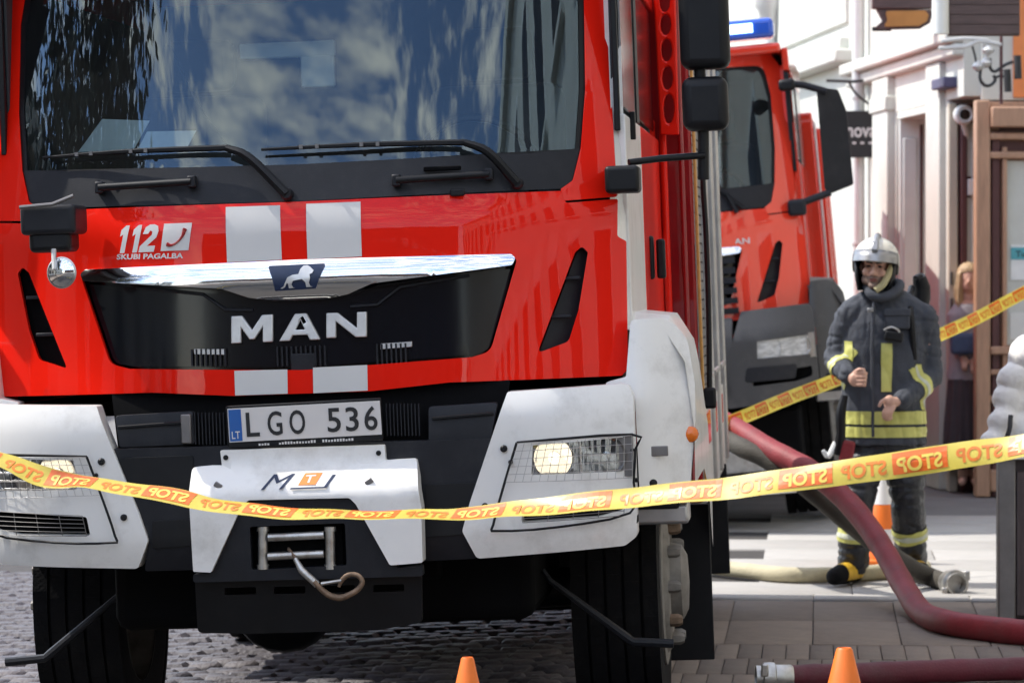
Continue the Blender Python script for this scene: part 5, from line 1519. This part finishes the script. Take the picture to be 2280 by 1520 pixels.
gl_ = tube('hanging_gloves', [J(1880, 880, -.14), J(1872, 920, -.15), J(1872, 965, -.15), J(1866, 1010, -.13)], [.020, .028, .026, .034], BLACK, man, 9, 3)
tube('glove_finger', [J(1862, 985, -.14), J(1845, 1015, -.14), J(1832, 1002, -.14)], [.018, .016, .010], PAPER, gl_, 8, 3)
box('red_tag', J(1886, 1005, -.155), (.075, .03, .12), HRED, man, .015, rot=Matrix.Rotation(R(10), 3, 'Y'))
# collar
tube('collar', [J(1930, 640, -.05), J(1940, 655, -.115), J(1962, 662, -.125), J(1990, 652, -.105), J(2004, 636, -.04), J(1996, 630, .05), J(1960, 630, .09), J(1934, 634, .03), J(1930, 640, -.05)], .026, COAT, man, 10, 4)
# trousers and boots
def tr_fold(co):
    d = .005 * rn(co, 8, 5) - .016 * max(0, .3 - abs(rn(Vector((co.x * .5, co.y * .5, co.z * 1.3)), 12, 4))) * 2 + .002 * rn(co, 30)
    return d
bm = bmesh.new()
rings(bm, [(J(1968, 1030, .015), .19, .135), (J(1968, 975, .015), .19, .135), (J(1967, 930, .015), .17, .12)])
for a, b, c in ((hiR, knR, anR), (hiL, knL, anL)):
    limb(bm, [a, a.lerp(b, .5), b], [.112, .106, .092]); limb(bm, [b, b.lerp(c, .5), c], [.092, .094, .086])
trou = weld('trousers', bm, .0085, 3, TROU, man, tr_fold)
for kn, an in ((knR, anR), (knL, anL)):
    d = (an - kn).normalized(); L_ = (an - kn).length
    band('leg_band', trou, [(kn + d * L_ * .34, d), (kn + d * L_ * .56, -d)], .006, BANDM, man, (kn + d * L_ * .45, .15))
    band('leg_stripe', trou, [(kn + d * L_ * .42, d), (kn + d * L_ * .49, -d)], .0085, BANDS, man, (kn + d * L_ * .45, .15))
for a, t, lbl in ((anR, Vector((-.12, -.20, 0)), 1), (anL, Vector((.05, -.22, 0)), 0)):
    bm = bmesh.new()
    tl = t.normalized(); toe = Vector((a.x, a.y, 0)) + t
    limb(bm, [a + Vector((0, 0, .05)), Vector((a.x, a.y, .07))], [.066, .064])
    limb(bm, [Vector((a.x, a.y + .03, .055)) - tl * .02, Vector((a.x, a.y, .062)) + t * .5, Vector((toe.x, toe.y, .052))], [.055, .058, .047])
    boot = weld('boot', bm, .008, 2, BOOTY, man)
    boot.data.materials.append(RUBBER)
    for p in boot.data.polygons:
        q = (p.center - Vector((a.x, a.y, 0))).dot(tl)
        if p.center.z < .028 or q > .16: p.material_index = 1
    for v in boot.data.vertices: v.co.z = max(v.co.z, .002)
# helmet
def hm(name, bm, m, bv=0): return from_bm(bm, m, name, man, bv=bv)
def dome(rx, ry, rz, z0, zcut, seg=36, st=10, c=(0, .012, .045), y_only=None):
    bm = bmesh.new(); rgs = []
    for j in range(st + 1):
        ph = (math.pi / 2) * (1 - j / st); zz = math.sin(ph)
        zz = zcut + (1 - zcut) * (1 - j / st) if False else zz
        r_ = math.cos(ph)
        z = zz * rz if j < st else 0
        rgs.append([bm.verts.new(HM @ Vector((c[0] + r_ * rx * math.cos(2 * math.pi * k / seg), c[1] + r_ * ry * math.sin(2 * math.pi * k / seg), c[2] + z))) for k in range(seg)] if r_ > 1e-4 else [bm.verts.new(HM @ Vector((c[0], c[1], c[2] + z)))])
    def skirt(f):
        rgs.append([bm.verts.new(HM @ Vector(f(2 * math.pi * k / seg))) for k in range(seg)])
    skirt(lambda a: (c[0] + rx * 1.01 * math.cos(a), c[1] + ry * 1.01 * math.sin(a), c[2] + (-.01 if math.sin(a) < -.25 else -.075 * min(1, (math.sin(a) + .25) / .5))))
    for A, Bq in zip(rgs, rgs[1:]):
        for k in range(seg):
            k2 = (k + 1) % seg
            if len(A) == 1: bm.faces.new((A[0], Bq[k], Bq[k2]))
            else: bm.faces.new((A[k], Bq[k], Bq[k2], A[k2]))
    return bm
hel = hm('helmet', dome(.126, .152, .122, 0, 0), HELM)
sd = hel.modifiers.new('thick', 'SOLIDIFY'); sd.thickness = .008; sd.offset = -1
bm = bmesh.new(); ball(bm, HM @ Vector((0, .01, .03)), (.112, .132, .09), HM.to_3x3().to_4x4())
bmesh.ops.bisect_plane(bm, geom=bm.verts[:] + bm.edges[:] + bm.faces[:], plane_co=HM @ Vector((0, -.055, 0)), plane_no=HM.to_3x3() @ Vector((0, 1, 0)), clear_inner=True)
hm('helmet_liner', bm, BLACK)
bm = bmesh.new()                                  # comb
bm_tube(bm, [HM @ Vector((0, .012 - .158 * math.cos(a), .045 + .130 * math.sin(a))) for a in [R(x) for x in range(22, 150, 8)]], [.016] * 16, 8)
hm('helmet_comb', bm, HELMG)
bm = bmesh.new(); bm_box(bm, Vector((0, 0, 0)), (.036, .026, .06))
bmesh.ops.transform(bm, matrix=HM @ Matrix.Translation((0, -.130, .115)) @ Matrix.Rotation(R(-35), 4, 'X'), verts=bm.verts[:])
hm('helmet_lamp', bm, HELMG, .006)
bm = bmesh.new(); V1 = []                         # front brim: silver visor cover
for k in range(17):
    a = R(-160 + k * 140 / 16)
    ca, sa = math.cos(a), math.sin(a)
    bulge = max(0, -sa)
    V1.append([bm.verts.new(HM @ Vector(p)) for p in ((.124 * ca, .012 + .152 * sa, .080 + .022 * bulge), (.131 * ca, .012 + .166 * sa, .050 + .016 * bulge), (.134 * ca, .012 + .176 * sa, .024 + .016 * bulge), (.124 * ca, .012 + .158 * sa, .022 + .016 * bulge))])
for A, Bq in zip(V1, V1[1:]):
    for k in range(3): bm.faces.new((A[k], A[k + 1], Bq[k + 1], Bq[k]))
br_ = hm('helmet_visor', bm, HELMG)
sd = br_.modifiers.new('thick', 'SOLIDIFY'); sd.thickness = .004
bm = bmesh.new(); V1 = []                         # black neck curtain round back and sides
for k in range(21):
    a = R(-30 + k * 240 / 20)
    ca, sa = math.cos(a), math.sin(a)
    V1.append([bm.verts.new(HM @ Vector(p)) for p in ((.118 * ca, .012 + .142 * sa, .03), (.108 * ca, .012 + .130 * sa, -.05), (.088 * ca, .0 + .12 * sa, -.125))])
for A, Bq in zip(V1, V1[1:]):
    for k in range(2): bm.faces.new((A[k], A[k + 1], Bq[k + 1], Bq[k]))
nc = hm('neck_curtain', bm, BLACK)
sd = nc.modifiers.new('thick', 'SOLIDIFY'); sd.thickness = .012
bm = bmesh.new()
for s in (1,):
    bm_tube(bm, catmull([HM @ Vector(p) for p in ((s * .090, -.035, .02), (s * .070, -.060, -.04), (s * .050, -.075, -.085), (.015, -.085, -.118))], 4), .019, 8)
hm('chin_strap', bm, STRAP)
# breathing set on the back
bp = tube('air_cylinder', [J(2046, 615, .16), J(2050, 660, .20), J(2010, 800, .24), J(1985, 930, .24)], [.035, .055, .07, .06], BLACK, man, 14, 3)
box('back_plate', J(2000, 780, .20), (.30, .05, .50), BLACK, man, .03)
tube('valve', [J(2040, 622, .14), J(2050, 616, .16)], .022, BLACK, bp, 10)
for x0, x1 in ((2015, 2030),):
    tube('shoulder_strap', [J(2030, 640, .15), J(2024, 668, .02), J(2030, 720, -.115), J(2036, 800, -.10)], [.018, .02, .018, .016], BLACK, man, 7, 4)
# radio in his hand
rd = tag(empty('handheld_radio', FM @ Matrix.Translation(c + Vector((.035, -.012, .005)))), 'small black radio held in the fist of the firefighter', 'radio')
box('case', (0, 0, .01), (.05, .032, .115), BLACK, rd, .008)
tube('antenna', [(-.012, 0, .065), (-.014, 0, .14)], [.006, .004], BLACK, rd, 7)
lathe('knob', [(.008, .066), (.008, .078), (0, .078)], DKALU, rd, 10, Matrix.Translation((.012, 0, 0)))

# passer-by in the doorway
WY = 27.05
WM = Matrix.Translation(((2157 - CX) / FPX * WY, WY, 0))
WF = Frame(WM)
def K(px, py, y=0.0):
    x, z = WF.hit(px, py, y); return Vector((x, y, z))
lady = tag(empty('person', WM), 'blonde passer by in grey top leaning out of the dark doorway', 'person')
bm = bmesh.new()
ball(bm, K(2157, 622), (.072, .088, .10)); ball(bm, K(2157, 634, -.03), (.056, .06, .07)); ball(bm, K(2156, 628, -.10), (.012, .02, .02))
limb(bm, [K(2157, 640), K(2157, 672)], [.05, .055])
rings(bm, [(K(2157, 850), .15, .10), (K(2157, 780), .125, .09), (K(2157, 700), .155, .10), (K(2157, 672), .08, .07)])
lim = [(K(2136, 690), K(2128, 760, .0), K(2146, 800, -.16)), (K(2178, 690), K(2186, 760, .0), K(2166, 806, -.16))]
for a, b, c in lim:
    limb(bm, [a, b], [.045, .036]); limb(bm, [b, c], [.036, .024]); ball(bm, c, (.03, .024, .036))
    for k in range(4): limb(bm, [c + Vector((-.018 + k * .012, -.015, -.02)), c + Vector((-.018 + k * .012, -.03, -.055)), c + Vector((-.016 + k * .011, -.02, -.08))], [.008, .0075, .006], 7, 2)
    limb(bm, [c + Vector((.02, -.01, .01)), c + Vector((.03, -.03, -.03))], [.009, .007], 7, 0)
for s in (-1, 1):
    limb(bm, [K(2157 + s * 16, 850), K(2157 + s * 14, 960, -.02), K(2157 + s * 13, 1058)], [.08, .055, .04])
    limb(bm, [K(2157 + s * 13, 1066, .03), K(2157 + s * 15, 1072, -.15)], [.036, .03])
weld('body', bm, .0075, 2, SKIN, lady)
bm = bmesh.new()
rings(bm, [(K(2157, 845), .165, .115), (K(2157, 780), .145, .105), (K(2157, 700), .168, .11), (K(2157, 676), .10, .085)])
for a, b, c in lim: limb(bm, [a, b], [.062, .055]); limb(bm, [b, b.lerp(c, .8)], [.055, .042])
weld('blouse', bm, .01, 2, TOPG, lady, lambda co: .006 * rn(co, 14))
bm = bmesh.new()
rings(bm, [(K(2157, 1040), .20, .15), (K(2157, 940), .185, .135), (K(2157, 842), .155, .11)])
weld('skirt', bm, .012, 2, mat('dark_skirt', (.06, .045, .05), .85, var=.2), lady, lambda co: .008 * math.sin(math.atan2(co.y, co.x) * 14))
bm = bmesh.new()
ball(bm, K(2157, 612, .02), (.092, .105, .098)); ball(bm, K(2157, 640, .05), (.10, .07, .13))
for s in (-1, 1): limb(bm, [K(2157 + s * 17, 612, -.03), K(2157 + s * 22, 645, -.03), K(2157 + s * 21, 685, -.05)], [.03, .035, .02])
bmh = weld('hair', bm, .009, 2, HAIRB, lady, lambda co: .006 * math.sin(math.atan2(co.y, co.x) * 22))
bm2 = bmesh.new(); bm2.from_mesh(bmh.data)
bmesh.ops.delete(bm2, geom=[v for v in bm2.verts if v.co.y < -.055 and abs(v.co.x - K(2157, 620).x) < .058 and v.co.z < K(2157, 606).z], context='VERTS')
bm2.to_mesh(bmh.data); bm2.free()
for p_ in bmh.data.polygons: p_.use_smooth = True
bag = tag(box('shoulder_bag', (0, 0, 0), (.20, .10, .16), DENIM, None, .03, seg=3), 'dark blue bag carried at the side of the blonde passer by', 'bag')
bag.matrix_world = WM @ Matrix.Translation(K(2146, 765, -.19))

# white cloth heap on the box
bm = bmesh.new()
for cx_, cz_, r_, y_ in ((.05, .06, .07, .12), (.09, .15, .085, .14), (.13, .25, .09, .18), (.17, .35, .10, .2), (.24, .46, .12, .22), (.20, .10, .12, .2), (.30, .25, .16, .24), (.42, .34, .17, .28), (.36, .08, .15, .25)):
    ball(bm, Vector((cx_ - .06, y_, cz_)), (r_, r_ * .9, r_ * .85))
weld('cloth', bm, .009, 10, CLOTHW, bun, lambda co: .03 * rn(co, 5, 1) + .014 * (abs(rn(Vector((co.x, co.y, co.z * .45)), 8, 4)) - .25) + .002 * rn(co, 40, 2))
tube('cloth_cord', [(.02, .08, .02), (.05, .04, .10), (.06, .05, .18)], .012, IRON, bun, 7, 3)
